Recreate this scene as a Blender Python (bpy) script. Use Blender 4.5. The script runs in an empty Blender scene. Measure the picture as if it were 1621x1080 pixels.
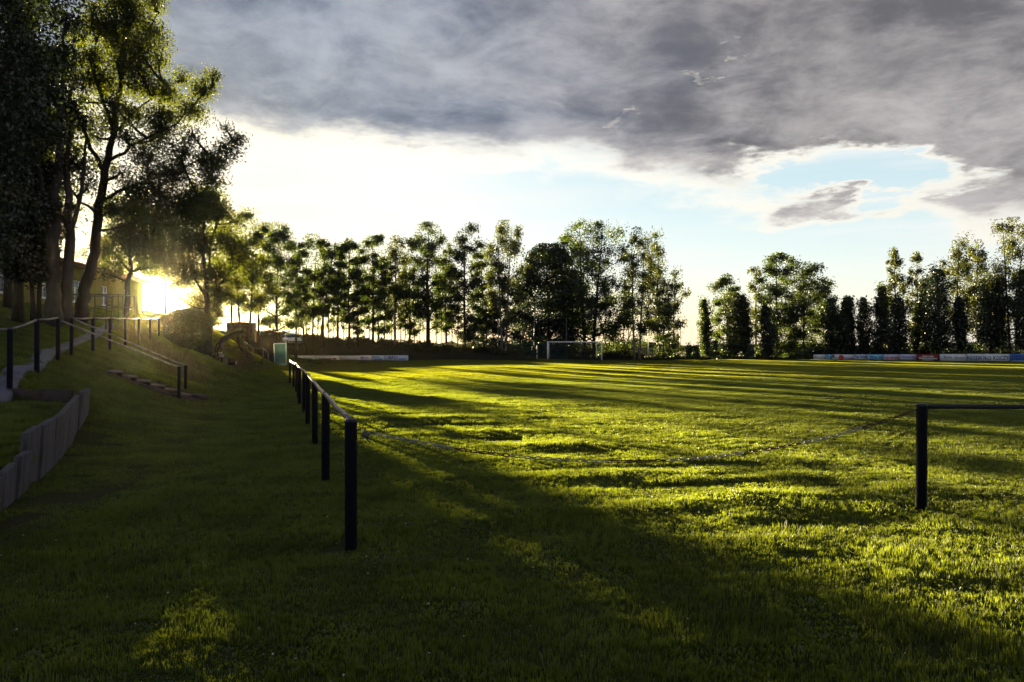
import bpy, math, random
import numpy as np
from mathutils import Vector, Matrix, Euler
R = math.radians
rng = np.random.default_rng(7)
random.seed(7)
S = bpy.context.scene
C = S.collection

# ------------------------------------------------------------------ camera, sky, sun, exposure
F = 1200.0                       # focal length in photo pixels (1621 wide)
EYE = 1.68
cam = bpy.data.cameras.new('camera'); camo = bpy.data.objects.new('camera', cam); C.objects.link(camo)
camo.location = (0, 0, EYE); camo.rotation_euler = (R(90), 0, 0)
cam.sensor_width = 36; cam.lens = F/1621*36; cam.clip_start = 0.05; cam.clip_end = 6000
S.camera = camo
SUN_AZ = math.atan2(244-810, F)                       # from +Y towards +X
SUN_EL = math.atan2(540-457, math.hypot(F, 244-810))
sun_dir = Vector((math.sin(SUN_AZ)*math.cos(SUN_EL), math.cos(SUN_AZ)*math.cos(SUN_EL), math.sin(SUN_EL)))
EXPOSURE = 3.3
SUN_POWER = 5.0
SUN_COL = (1.0, 0.83, 0.42)
SKY_STRENGTH = 0.05
S.view_settings.view_transform = 'Standard'; S.view_settings.look = 'None'
S.view_settings.exposure = EXPOSURE; S.view_settings.gamma = 1; S.view_settings.use_curve_mapping = False
S.cycles.max_bounces = 5; S.cycles.diffuse_bounces = 3; S.cycles.glossy_bounces = 2
S.cycles.transmission_bounces = 4; S.cycles.transparent_max_bounces = 8; S.cycles.volume_bounces = 0
S.cycles.use_denoising = True; S.cycles.sample_clamp_indirect = 4
S.cycles.caustics_reflective = False; S.cycles.caustics_refractive = False

sl = bpy.data.lights.new('sun', 'SUN'); sl.energy = SUN_POWER; sl.angle = R(0.53); sl.color = SUN_COL
so = bpy.data.objects.new('sun', sl); C.objects.link(so); so.location = (-20, 40, 30)
so.rotation_euler = (-sun_dir).to_track_quat('-Z', 'Y').to_euler()

W = bpy.data.worlds.new('World'); S.world = W; W.use_nodes = True
class NT:
    """tiny helper for node trees"""
    def __init__(s, tree): s.t = tree; s.n = tree.nodes; s.l = tree.links
    def new(s, typ, **kw):
        n = s.n.new(typ)
        for k, v in kw.items(): setattr(n, k, v)
        return n
    def put(s, sock, v):
        if hasattr(v, 'is_linked') or isinstance(v, bpy.types.NodeSocket): s.l.new(v, sock)
        else: sock.default_value = v
    def m(s, op, a, b=None, c=None, clamp=False):
        n = s.new('ShaderNodeMath', operation=op); n.use_clamp = clamp
        s.put(n.inputs[0], a)
        if b is not None: s.put(n.inputs[1], b)
        if c is not None: s.put(n.inputs[2], c)
        return n.outputs[0]
    def ss(s, v, lo, hi, a=0.0, b=1.0):
        n = s.new('ShaderNodeMapRange', interpolation_type='SMOOTHSTEP')
        s.put(n.inputs['Value'], v); s.put(n.inputs['From Min'], lo); s.put(n.inputs['From Max'], hi)
        s.put(n.inputs['To Min'], a); s.put(n.inputs['To Max'], b)
        return n.outputs['Result']
    def mix(s, f, a, b):
        n = s.new('ShaderNodeMix', data_type='RGBA'); n.clamp_factor = True
        s.put(n.inputs['Factor'], f)
        for i, v in ((6, a), (7, b)):
            if isinstance(v, tuple): v = (*v[:3], 1)
            s.put(n.inputs[i], v)
        return n.outputs[2]
    def noise(s, vec, scale, detail=4, rough=.55, dist=0.0):
        n = s.new('ShaderNodeTexNoise'); s.put(n.inputs['Vector'], vec)
        n.inputs['Scale'].default_value = scale; n.inputs['Detail'].default_value = detail
        n.inputs['Roughness'].default_value = rough; n.inputs['Distortion'].default_value = dist
        return n.outputs['Fac']
    def xyz(s, x, y, z):
        n = s.new('ShaderNodeCombineXYZ')
        for i, v in enumerate((x, y, z)): s.put(n.inputs[i], v)
        return n.outputs[0]

def build_world():
    N = NT(W.node_tree); N.n.clear()
    out = N.new('ShaderNodeOutputWorld'); bg = N.new('ShaderNodeBackground'); N.l.new(bg.outputs[0], out.inputs[0])
    bg.inputs['Strength'].default_value = SKY_STRENGTH
    sky = N.new('ShaderNodeTexSky', sky_type='NISHITA'); sky.sun_disc = False
    sky.sun_elevation = SUN_EL; sky.sun_rotation = SUN_AZ; sky.air_density = 1.0; sky.dust_density = 0.6; sky.ozone_density = 2
    tc = N.new('ShaderNodeTexCoord'); sp = N.new('ShaderNodeSeparateXYZ'); N.l.new(tc.outputs['Generated'], sp.inputs[0])
    X, Y, Z = sp.outputs
    az = N.m('MULTIPLY', N.m('ARCTAN2', X, Y), 180/math.pi)         # degrees right of +Y
    el = N.m('MULTIPLY', N.m('ARCSINE', Z), 180/math.pi)
    # direction to the sun
    d = N.new('ShaderNodeVectorMath', operation='DOT_PRODUCT'); N.l.new(tc.outputs['Generated'], d.inputs[0]); d.inputs[1].default_value = sun_dir
    ang = N.m('MULTIPLY', N.m('ARCCOSINE', N.m('MINIMUM', d.outputs['Value'], 0.999999)), 180/math.pi)
    # cloud deck seen from below: project on a plane
    zz = N.m('ADD', N.m('MAXIMUM', Z, 0.0), 0.16)
    P = N.xyz(N.m('DIVIDE', X, zz), N.m('DIVIDE', Y, zz), 0.0)
    n1 = N.noise(P, 1.1, 8, .6, .5)
    n2 = N.noise(P, 3.6, 8, .62, .7)
    A = N.xyz(N.m('MULTIPLY', az, .03), N.m('MULTIPLY', el, .09), 3.7)
    n3 = N.noise(A, 2.2, 7, .6, .3)
    n4 = N.noise(A, 7.5, 5, .6, .2)
    # lower rim of the cloud deck against azimuth
    fc = N.new('ShaderNodeFloatCurve'); cv = fc.mapping.curves[0]
    pts = [(-180, 20), (-110, 19), (-60, 14), (-30, 14.8), (-20, 14.6), (-12, 14.2), (-4, 13.6), (4, 13.0), (9, 12.0), (14, 11.0), (19, 10.0), (24, 10.6), (28, 10.4), (31, 7.8), (36, 7.4), (60, 11), (110, 18), (180, 20)]
    cv.points[0].location = (0, pts[0][1]/20); cv.points[1].location = (1, pts[-1][1]/20)
    for a, e in pts[1:-1]: cv.points.new((a+180)/360, e/20)
    fc.mapping.update()
    N.put(fc.inputs['Value'], N.m('DIVIDE', N.m('ADD', az, 180), 360))
    edge = N.m('MULTIPLY', fc.outputs[0], 20)
    w1 = N.noise(N.xyz(N.m('MULTIPLY', az, .03), N.m('MULTIPLY', el, .10), 11.3), 3.2, 6, .62, .2)
    w2 = N.noise(N.xyz(N.m('MULTIPLY', az, .03), N.m('MULTIPLY', el, .10), 27.1), 4.2, 6, .62, .2)
    azr, elr = az, el
    azw = N.m('ADD', az, N.m('MULTIPLY', N.m('SUBTRACT', w1, .5), 22)); elw = N.m('ADD', el, N.m('MULTIPLY', N.m('SUBTRACT', w2, .5), 6.5))
    def blob(a0, e0, wa, we, tilt=0.0, soft=1.0):
        da = N.m('SUBTRACT', azw, a0); de = N.m('SUBTRACT', N.m('SUBTRACT', elw, e0), N.m('MULTIPLY', da, tilt))
        q = N.m('ADD', N.m('POWER', N.m('ABSOLUTE', N.m('DIVIDE', da, wa)), 2.0), N.m('POWER', N.m('ABSOLUTE', N.m('DIVIDE', de, we)), 2.0))
        return N.m('EXPONENT', N.m('MULTIPLY', q, -1.0*soft))
    wob = N.m('ADD', N.m('MULTIPLY', N.m('SUBTRACT', n3, .5), 6.0), N.m('MULTIPLY', N.m('SUBTRACT', n4, .5), 4.0))
    cov = N.m('ADD', N.m('SUBTRACT', el, edge), wob)                  # degrees above rim
    hole = blob(25.3, 11.6, 5.8, 1.35, -.10)
    hole2 = blob(31, 8.7, 5, 1.2, .1)
    small = blob(24.8, 9.2, 5.4, 1.1, .03)
    cov = N.m('SUBTRACT', cov, N.m('MULTIPLY', hole, 7.5))
    cov = N.m('ADD', cov, N.m('MULTIPLY', small, 3.6))
    # little bright tears in the deck
    tears = N.m('ADD', blob(13.5, 18.8, 2.2, .22, -.16), N.m('ADD', blob(8.2, 16.6, 1.0, .25, -.2), blob(15.3, 20.2, .9, .2, -.2)))
    tears = N.m('MULTIPLY', N.ss(tears, .25, 1.0), N.ss(n4, .42, .68, .0, .5))
    deck = N.ss(cov, -0.25, 1.7)
    rim = N.m('MULTIPLY', N.ss(cov, -1.6, 0.1), N.ss(cov, 0.35, 2.3, 1.0, 0.0))
    # clear sky under the deck: Nishita, milky near the horizon and near the sun
    k = 1.0/SKY_STRENGTH/ (2**EXPOSURE)      # value k gives display-linear 1
    milk_az = N.ss(az, -22.0, 12.0, 1.0, 0.0)
    behind = N.ss(N.m('ABSOLUTE', az), 50.0, 110.0, 1.0, 0.0)
    milk = N.m('MULTIPLY', N.ss(ang, 8.0, 75.0, 1.0, 0.0), 1.0)
    blue = N.mix(N.ss(el, 0.0, 14.0), (0.95*k, 0.98*k, 0.98*k), (0.62*k, 0.78*k, 0.84*k))
    clear = N.mix(0.22, blue, sky.outputs[0])
    clear = N.mix(N.m('MULTIPLY', milk_az, behind), clear, (1.06*k, 1.06*k, 1.04*k))
    wisps = N.ss(N.noise(N.xyz(N.m('MULTIPLY', az, .02), N.m('MULTIPLY', el, .22), 0), 2.0, 5, .6, .3), .42, .75)
    clear = N.mix(N.m('MULTIPLY', wisps, .75), clear, (0.98*k, 0.98*k, 0.96*k))
    dim = N.ss(N.m('ABSOLUTE', az), 45.0, 130.0, 1.0, .72)             # away from the sun the sky is darker
    # grey deck
    n5 = N.noise(P, 9.0, 8, .65, .6)
    tone = N.m('ADD', N.m('ADD', N.m('MULTIPLY', n1, .42), N.m('MULTIPLY', n2, .25)), N.m('ADD', N.m('MULTIPLY', n3, .15), N.m('ADD', N.m('MULTIPLY', n5, .10), N.m('MULTIPLY', n4, .08))))
    grey_l = N.mix(N.ss(tone, .39, .61), (0.120*k, 0.165*k, 0.255*k), (0.45*k, 0.51*k, 0.61*k))
    grey_r = N.mix(N.ss(tone, .39, .61), (0.150*k, 0.150*k, 0.165*k), (0.56*k, 0.53*k, 0.53*k))
    grey = N.mix(N.ss(N.m('ADD', az, N.m('MULTIPLY', N.m('SUBTRACT', n1, .5), 40)), -16.0, 20.0), grey_l, grey_r)
    # belly of the deck overhead and behind is a little darker, as under any thick cloud
    col = N.mix(deck, clear, grey)
    creamf = N.m('MULTIPLY', rim, N.ss(n4, .25, .6, .45, 1.0))
    cream = N.mix(N.ss(ang, 15, 60), (1.15*k, 1.12*k, 1.02*k), (1.0*k, .95*k, .84*k))
    col = N.mix(N.m('MULTIPLY', creamf, .85), col, cream)
    col = N.mix(tears, col, (1.1*k, 1.02*k, .88*k))
    vm = N.new('ShaderNodeVectorMath', operation='SCALE'); N.l.new(col, vm.inputs[0]); N.put(vm.inputs['Scale'], dim)
    # the sun's own glare in the sky
    g1 = N.m('MULTIPLY', N.m('EXPONENT', N.m('MULTIPLY', N.m('POWER', N.m('DIVIDE', ang, .9), 2.0), -1.0)), 60*k)
    g2 = N.m('MULTIPLY', N.m('EXPONENT', N.m('MULTIPLY', N.m('DIVIDE', ang, 2.4), -1.0)), 1.6*k)
    g3 = N.m('MULTIPLY', N.m('EXPONENT', N.m('MULTIPLY', N.m('DIVIDE', ang, 9.0), -1.0)), .30*k)
    def addc(base, f, c):
        s1 = N.new('ShaderNodeVectorMath', operation='SCALE'); s1.inputs[0].default_value = c; N.put(s1.inputs['Scale'], f)
        s2 = N.new('ShaderNodeVectorMath', operation='ADD'); N.l.new(base, s2.inputs[0]); N.l.new(s1.outputs[0], s2.inputs[1]); return s2.outputs[0]
    c2 = addc(vm.outputs[0], g1, (1, .88, .55)); c2 = addc(c2, g2, (1, .80, .42)); c2 = addc(c2, g3, (1, .82, .52))
    gold = N.m('MULTIPLY', N.m('EXPONENT', N.m('MULTIPLY', N.m('DIVIDE', ang, 7.5), -1.0)), .9)
    low = N.m('MULTIPLY', N.ss(el, .3, 6.0, 1.0, 0.0), N.ss(ang, 10, 60, .75, .25))
    def mulc(base, f, c):
        mx = N.mix(f, (1, 1, 1), c); s1 = N.new('ShaderNodeVectorMath', operation='MULTIPLY'); N.l.new(base, s1.inputs[0]); N.l.new(mx, s1.inputs[1]); return s1.outputs[0]
    c2 = mulc(c2, gold, (1.0, .80, .34)); c2 = mulc(c2, low, (1.0, .93, .72))
    # below the horizon
    c3 = N.mix(N.ss(el, -3.0, -.5, 1.0, 0.0), c2, (0.10*k, .11*k, .09*k))
    N.l.new(c3, bg.inputs['Color'])
build_world()
W.cycles.sampling_method = 'MANUAL'; W.cycles.sample_map_resolution = 1024

# ------------------------------------------------------------------ helpers
def tag(o, label=None, cat=None, group=None, kind=None):
    if label: o['label'] = label
    if cat: o['category'] = cat
    if group: o['group'] = group
    if kind: o['kind'] = kind
    return o
def thing(name, label, cat, loc=(0,0,0), rz=0, group=None):
    o = bpy.data.objects.new(name, None); C.objects.link(o); o.location = loc; o.rotation_euler = (0,0,rz); o.empty_display_size = .2
    return tag(o, label, cat, group)
def mesh_np(name, V, quads=None, tris=None, mat=None, smooth=False):
    me = bpy.data.meshes.new(name)
    V = np.asarray(V, dtype=np.float32).reshape(-1, 3)
    me.vertices.add(len(V)); me.vertices.foreach_set('co', V.ravel())
    q = np.asarray(quads, dtype=np.int32).reshape(-1, 4) if quads is not None and len(quads) else np.zeros((0,4), np.int32)
    t = np.asarray(tris, dtype=np.int32).reshape(-1, 3) if tris is not None and len(tris) else np.zeros((0,3), np.int32)
    nl = q.size + t.size
    me.loops.add(nl); me.loops.foreach_set('vertex_index', np.concatenate([q.ravel(), t.ravel()]))
    me.polygons.add(len(q)+len(t))
    st = np.concatenate([np.arange(len(q))*4, q.size + np.arange(len(t))*3]).astype(np.int32)
    me.polygons.foreach_set('loop_start', st)
    if smooth: me.polygons.foreach_set('use_smooth', np.ones(len(q)+len(t), bool))
    me.update(calc_edges=True)
    if mat: me.materials.append(mat)
    return me
def link(name, me, parent=None):
    o = bpy.data.objects.new(name, me); C.objects.link(o)
    if parent: o.parent = parent
    return o
class MB:
    """collects boxes, tubes and sheets and links them as one mesh"""
    def __init__(s): s.V = []; s.q = []; s.t = []; s.n = 0
    def add(s, V, q=None, t=None):
        V = np.asarray(V, float).reshape(-1, 3); s.V.append(V)
        if q is not None and len(q): s.q.append(np.asarray(q, int).reshape(-1, 4) + s.n)
        if t is not None and len(t): s.t.append(np.asarray(t, int).reshape(-1, 3) + s.n)
        s.n += len(V); return s
    def box(s, c, size, rz=0, rx=0, ry=0, taper=1.0):
        hx, hy, hz = [v/2 for v in size]
        P = np.array([(x*(taper if z > 0 else 1), y*(taper if z > 0 else 1), z) for z in (-hz, hz) for x, y in ((-hx,-hy),(hx,-hy),(hx,hy),(-hx,hy))])
        M = np.array(Euler((rx, ry, rz)).to_matrix()); P = P @ M.T + np.array(c)
        return s.add(P, [(3,2,1,0),(4,5,6,7),(0,1,5,4),(1,2,6,5),(2,3,7,6),(3,0,4,7)])
    def beam(s, a, b, w, h, roll=0):
        a, b = Vector(a), Vector(b); d = b-a
        M = np.array((d.to_track_quat('X', 'Z').to_matrix() @ Matrix.Rotation(roll, 3, 'X')))
        L = d.length/2; P = np.array([(x,y,z) for z in (-h/2,h/2) for x,y in ((-L,-w/2),(L,-w/2),(L,w/2),(-L,w/2))]) @ M.T + np.array((a+b)/2)
        return s.add(P, [(3,2,1,0),(4,5,6,7),(0,1,5,4),(1,2,6,5),(2,3,7,6),(3,0,4,7)])
    def tube(s, pts, rad, sides=8, closed=False, caps=True):
        P = np.asarray(pts, float); n = len(P)
        rad = np.full(n, rad) if np.isscalar(rad) else np.asarray(rad, float)
        T = (np.roll(P,-1,0)-np.roll(P,1,0)) if closed else np.gradient(P, axis=0)
        T /= np.linalg.norm(T, axis=1)[:,None] + 1e-9
        up = np.array((0,0,1.)) if abs(T[:,2]).mean() < .8 else np.array((1.,0,0))
        A = np.cross(T, up); A /= np.linalg.norm(A, axis=1)[:,None] + 1e-9; B = np.cross(A, T)
        th = np.arange(sides)/sides*2*math.pi
        V = P[:,None,:] + rad[:,None,None]*(np.cos(th)[None,:,None]*A[:,None,:] + np.sin(th)[None,:,None]*B[:,None,:])
        q = []
        for i in range(n if closed else n-1):
            i2 = (i+1) % n; j = np.arange(sides); j2 = (j+1) % sides
            q.append(np.stack([i*sides+j, i2*sides+j, i2*sides+j2, i*sides+j2], 1)[:, ::-1])
        V = V.reshape(-1,3); q = np.concatenate(q); t = None
        if caps and not closed:
            V = np.vstack([V, P[0], P[-1]]); j = np.arange(sides); j2 = (j+1) % sides; b = (n-1)*sides
            t = np.concatenate([np.stack([j2*0+n*sides, j, j2], 1)[:, ::-1], np.stack([j2*0+n*sides+1, b+j, b+j2], 1)])
        return s.add(V, q, t)
    def build(s, name, mat, parent=None, smooth=False, origin=None):
        V = np.vstack(s.V)
        if origin is None and parent is not None: origin = parent['_o'] if '_o' in parent else (0,0,0)
        V = V - np.array(origin if origin is not None else (0,0,0), float)
        me = mesh_np(name, V, np.concatenate(s.q) if s.q else None, np.concatenate(s.t) if s.t else None, mat, smooth)
        return link(name, me, parent)
def dup(root, loc=None, rz=None, label=None, group=None, scale=None):
    r = root.copy(); C.objects.link(r)
    if loc is not None: r.location = loc
    if rz is not None: r.rotation_euler = (0,0,rz)
    if scale is not None: r.scale = scale
    if label: r['label'] = label
    if group: r['group'] = group
    for ch in list(root.children):
        c = ch.copy(); C.objects.link(c); c.parent = r
        for g in ch.children:
            d = g.copy(); C.objects.link(d); d.parent = c
    return r
def at(px, d): return (px-810)/F*d          # x of a photo column at distance d
def zat(py, d): return EYE + (540-py)/F*d    # height of a photo row at distance d

# ------------------------------------------------------------------ materials
def mat(name, col, rough=.7, col2=None, scale=6, bump=0, bscale=30, metallic=0, spec=.3, stretch=(1,1,1), emit=None):
    m = bpy.data.materials.new(name); m.use_nodes = True; N = NT(m.node_tree); b = N.n['Principled BSDF']
    b.inputs['Roughness'].default_value = rough; b.inputs['Metallic'].default_value = metallic; b.inputs['Specular IOR Level'].default_value = spec
    tc = N.new('ShaderNodeTexCoord'); mp = N.new('ShaderNodeMapping'); mp.inputs['Scale'].default_value = stretch; N.l.new(tc.outputs['Object'], mp.inputs[0])
    c2 = col2 or tuple(c*.7 for c in col)
    f = N.ss(N.noise(mp.outputs[0], scale, 5), .35, .68)
    oi = N.new('ShaderNodeObjectInfo')
    f = N.m('ADD', N.m('MULTIPLY', f, .8), N.m('MULTIPLY', oi.outputs['Random'], .2))
    N.l.new(N.mix(f, col, c2), b.inputs['Base Color'])
    if bump:
        bp = N.new('ShaderNodeBump'); bp.inputs['Strength'].default_value = bump; bp.inputs['Distance'].default_value = .02
        N.l.new(N.noise(mp.outputs[0], bscale, 4), bp.inputs['Height']); N.l.new(bp.outputs[0], b.inputs['Normal'])
    return m
def leafmat(name, refl, trans, tf=.5, var=.35, nscale=.6, rough=.6, gloss=.06):
    m = bpy.data.materials.new(name); m.use_nodes = True; N = NT(m.node_tree); N.n.clear()
    out = N.new('ShaderNodeOutputMaterial'); g = N.new('ShaderNodeNewGeometry'); oi = N.new('ShaderNodeObjectInfo')
    n = N.noise(g.outputs['Position'], nscale, 3); n = N.ss(n, .35, .65)
    rp = g.outputs['Random Per Island']
    f = N.m('ADD', N.m('MULTIPLY', n, .5), N.m('ADD', N.m('MULTIPLY', rp, .3), N.m('MULTIPLY', oi.outputs['Random'], .2)))
    c1 = N.mix(f, tuple(c*(1-var) for c in refl), tuple(c*(1+var) for c in refl))
    c2 = N.mix(f, tuple(c*(1-var) for c in trans), tuple(c*(1+var) for c in trans))
    d = N.new('ShaderNodeBsdfDiffuse'); t = N.new('ShaderNodeBsdfTranslucent'); gl = N.new('ShaderNodeBsdfGlossy')
    N.l.new(c1, d.inputs[0]); N.l.new(c2, t.inputs[0]); gl.inputs['Roughness'].default_value = .45; gl.inputs[0].default_value = (.8,.8,.8,1)
    a = N.new('ShaderNodeMixShader'); a.inputs[0].default_value = tf; N.l.new(d.outputs[0], a.inputs[1]); N.l.new(t.outputs[0], a.inputs[2])
    b = N.new('ShaderNodeMixShader'); b.inputs[0].default_value = gloss; N.l.new(a.outputs[0], b.inputs[1]); N.l.new(gl.outputs[0], b.inputs[2])
    N.l.new(b.outputs[0], out.inputs[0]); return m
M = {}
M['navy'] = mat('navy_paint', (.007,.008,.022), .5, (.012,.012,.022), 9, .25, 60, spec=.3)
M['rail'] = mat('worn_steel', (.20,.17,.18), .42, (.07,.06,.075), 5, .2, 50, metallic=.6, spec=.5)
M['plank'] = mat('weathered_plank', (.085,.072,.10), .9, (.03,.03,.03), 3.5, 1.0, 22, stretch=(6,6,.6))
M['plankdark'] = mat('old_dark_board', (.022,.018,.022), .9, (.04,.03,.028), 6, .6, 26, stretch=(1,1,4))
M['step'] = mat('stair_timber', (.055,.04,.035), .9, (.03,.022,.02), 7, .7, 30)
M['tread'] = mat('step_tread', (.12,.10,.09), .9, (.07,.055,.05), 8, .5, 30)
M['path'] = mat('concrete_strip', (.10,.10,.15), .9, (.07,.07,.10), 5, .5, 30)
M['red'] = mat('red_plastic', (.08,.018,.015), .6, (.03,.010,.01), 30, .1)
M['zinc'] = mat('pale_plastic', (.24,.24,.22), .55, (.14,.14,.13), 30, .1)
M['lock'] = mat('padlock_metal', (.03,.03,.035), .5, (.06,.05,.04), 40, .1, spec=.5)
M['white'] = mat('white_paint', (.85,.85,.87), .45, (.75,.75,.78), 4, .05)
M['net'] = mat('teal_net', (.06,.22,.24), .8, (.05,.18,.21), 5)
M['tealframe'] = mat('pale_teal_paint', (.42,.62,.68), .45, (.34,.52,.58), 5)
M['pole'] = mat('grey_pole', (.08,.085,.10), .5, (.12,.12,.14), 5, metallic=.3)
M['yellow'] = mat('yellow_render', (.22,.185,.045), .95, (.17,.145,.04), 1.2, .35, 40)
M['plinth'] = mat('blue_plinth', (.16,.18,.30), .9, (.12,.13,.22), 3, .3, 40)
M['roof'] = mat('roof_tile', (.20,.10,.08), .85, (.12,.07,.06), 3, .5, 20)
M['fascia'] = mat('fascia_board', (.16,.10,.08), .7, (.11,.07,.06), 3)
M['glass'] = mat('window_glass', (.25,.28,.36), .08, (.18,.2,.26), 2, spec=1.0)
M['frame'] = mat('window_frame', (.72,.72,.76), .5, (.6,.6,.65), 4)
M['steelbar'] = mat('climbing_bar', (.05,.045,.05), .5, (.09,.06,.04), 8)
M['mudpath'] = mat('trodden_path', (.05,.05,.032), .95, (.035,.03,.02), 6, .4)
M['stone'] = mat('pale_stone', (.26,.24,.22), .9, (.24,.22,.2), 8, .5)
M['shed'] = mat('shed_wall', (.02,.014,.012), .9, (.10,.07,.05), 3, .4)
M['carpaint'] = mat('silver_paint', (.40,.41,.43), .3, (.36,.37,.39), 2, metallic=.4, spec=.6)
M['carglass'] = mat('car_glass', (.03,.035,.04), .06, (.02,.02,.025), 2, spec=1.0)
M['tyre'] = mat('tyre', (.015,.015,.015), .9)
M['lampr'] = mat('red_lamp', (.30,.02,.02), .3)
M['bark'] = mat('grey_brown_bark', (.045,.035,.03), .95, (.02,.017,.015), 5, 1.0, 14, stretch=(1,1,.25))
M['barkgrey'] = mat('smooth_grey_bark', (.065,.05,.05), .95, (.03,.025,.025), 4, 1.0, 12, stretch=(1,1,.3))
M['birchbark'] = mat('birch_bark', (.26,.23,.20), .85, (.04,.035,.03), 3, .5, 14, stretch=(1,1,2.5))
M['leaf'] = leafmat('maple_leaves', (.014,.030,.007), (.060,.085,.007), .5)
M['leafbig'] = leafmat('backlit_leaves', (.013,.026,.006), (.10,.115,.006), .5, .4)
M['leafbirch'] = leafmat('birch_leaves', (.020,.034,.011), (.075,.085,.010), .5)
M['leafpoplar'] = leafmat('poplar_leaves', (.012,.022,.007), (.032,.042,.005), .42)
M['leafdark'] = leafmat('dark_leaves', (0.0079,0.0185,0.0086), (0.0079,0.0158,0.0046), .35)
M['leafhorn'] = leafmat('hornbeam_leaves', (0.0092,0.0185,0.0053), (0.0198,0.0277,0.0040), .4)
M['leafshrub'] = leafmat('shrub_leaves', (0.0092,0.0132,0.0046), (0.0165,0.0172,0.0026), .4)
M['needle'] = leafmat('spruce_needles', (0.0198,0.0396,0.0145), (0.0198,0.0330,0.0066), .3)
M['topiary'] = leafmat('clipped_leaves', (.010,.018,.004), (.04,.045,.005), .35)
M['grass'] = leafmat('grass_blades', (.0058,.0275,.0068), (.232,.272,.013), .42, .45, 1.3, gloss=.04)
M['grassfar'] = leafmat('mown_grass_blades', (.0090,.035,.0075), (.295,.308,.011), .48, .22, .35, gloss=.03)
M['dry'] = leafmat('dry_grass_stalks', (0.0594,0.0495,0.0198), (0.1452,0.1122,0.0264), .5)
M['daisy'] = leafmat('daisy_petals', (.75,.75,.72), (.4,.4,.38), .3, .1)

def ground_mat():
    m = bpy.data.materials.new('turf_soil'); m.use_nodes = True; N = NT(m.node_tree); b = N.n['Principled BSDF']
    g = N.new('ShaderNodeNewGeometry'); P = g.outputs['Position']; sp = N.new('ShaderNodeSeparateXYZ'); N.l.new(P, sp.inputs[0])
    n1 = N.noise(P, .35, 4); n2 = N.noise(P, 3.5, 5, .65); n3 = N.noise(P, 40, 4, .7)
    soil = N.mix(n3, (.028,.022,.016), (.062,.045,.032))
    green = N.mix(N.ss(n1, .35, .65), (.030,.045,.010), (.044,.058,.012))
    green = N.mix(N.ss(n3, .3, .7), green, (.020,.028,.008))
    c = N.mix(N.ss(n2, .56, .72, 0, .55), green, soil)
    # the wooded country far off
    far = N.ss(sp.outputs[1], 330, 520)
    wood = N.mix(N.ss(N.noise(P, .012, 3), .48, .54), (.022,.038,.018), (.075,.085,.03))
    c = N.mix(far, c, wood)
    at_ = N.new('ShaderNodeAttribute'); at_.attribute_name = 'bare'
    c = N.mix(at_.outputs['Fac'], c, soil)
    N.l.new(c, b.inputs['Base Color']); b.inputs['Roughness'].default_value = 1; b.inputs['Specular IOR Level'].default_value = .05
    bp = N.new('ShaderNodeBump'); bp.inputs['Strength'].default_value = .9; bp.inputs['Distance'].default_value = .04
    N.l.new(n3, bp.inputs['Height']); N.l.new(bp.outputs[0], b.inputs['Normal']); return m
M['ground'] = ground_mat()

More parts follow.
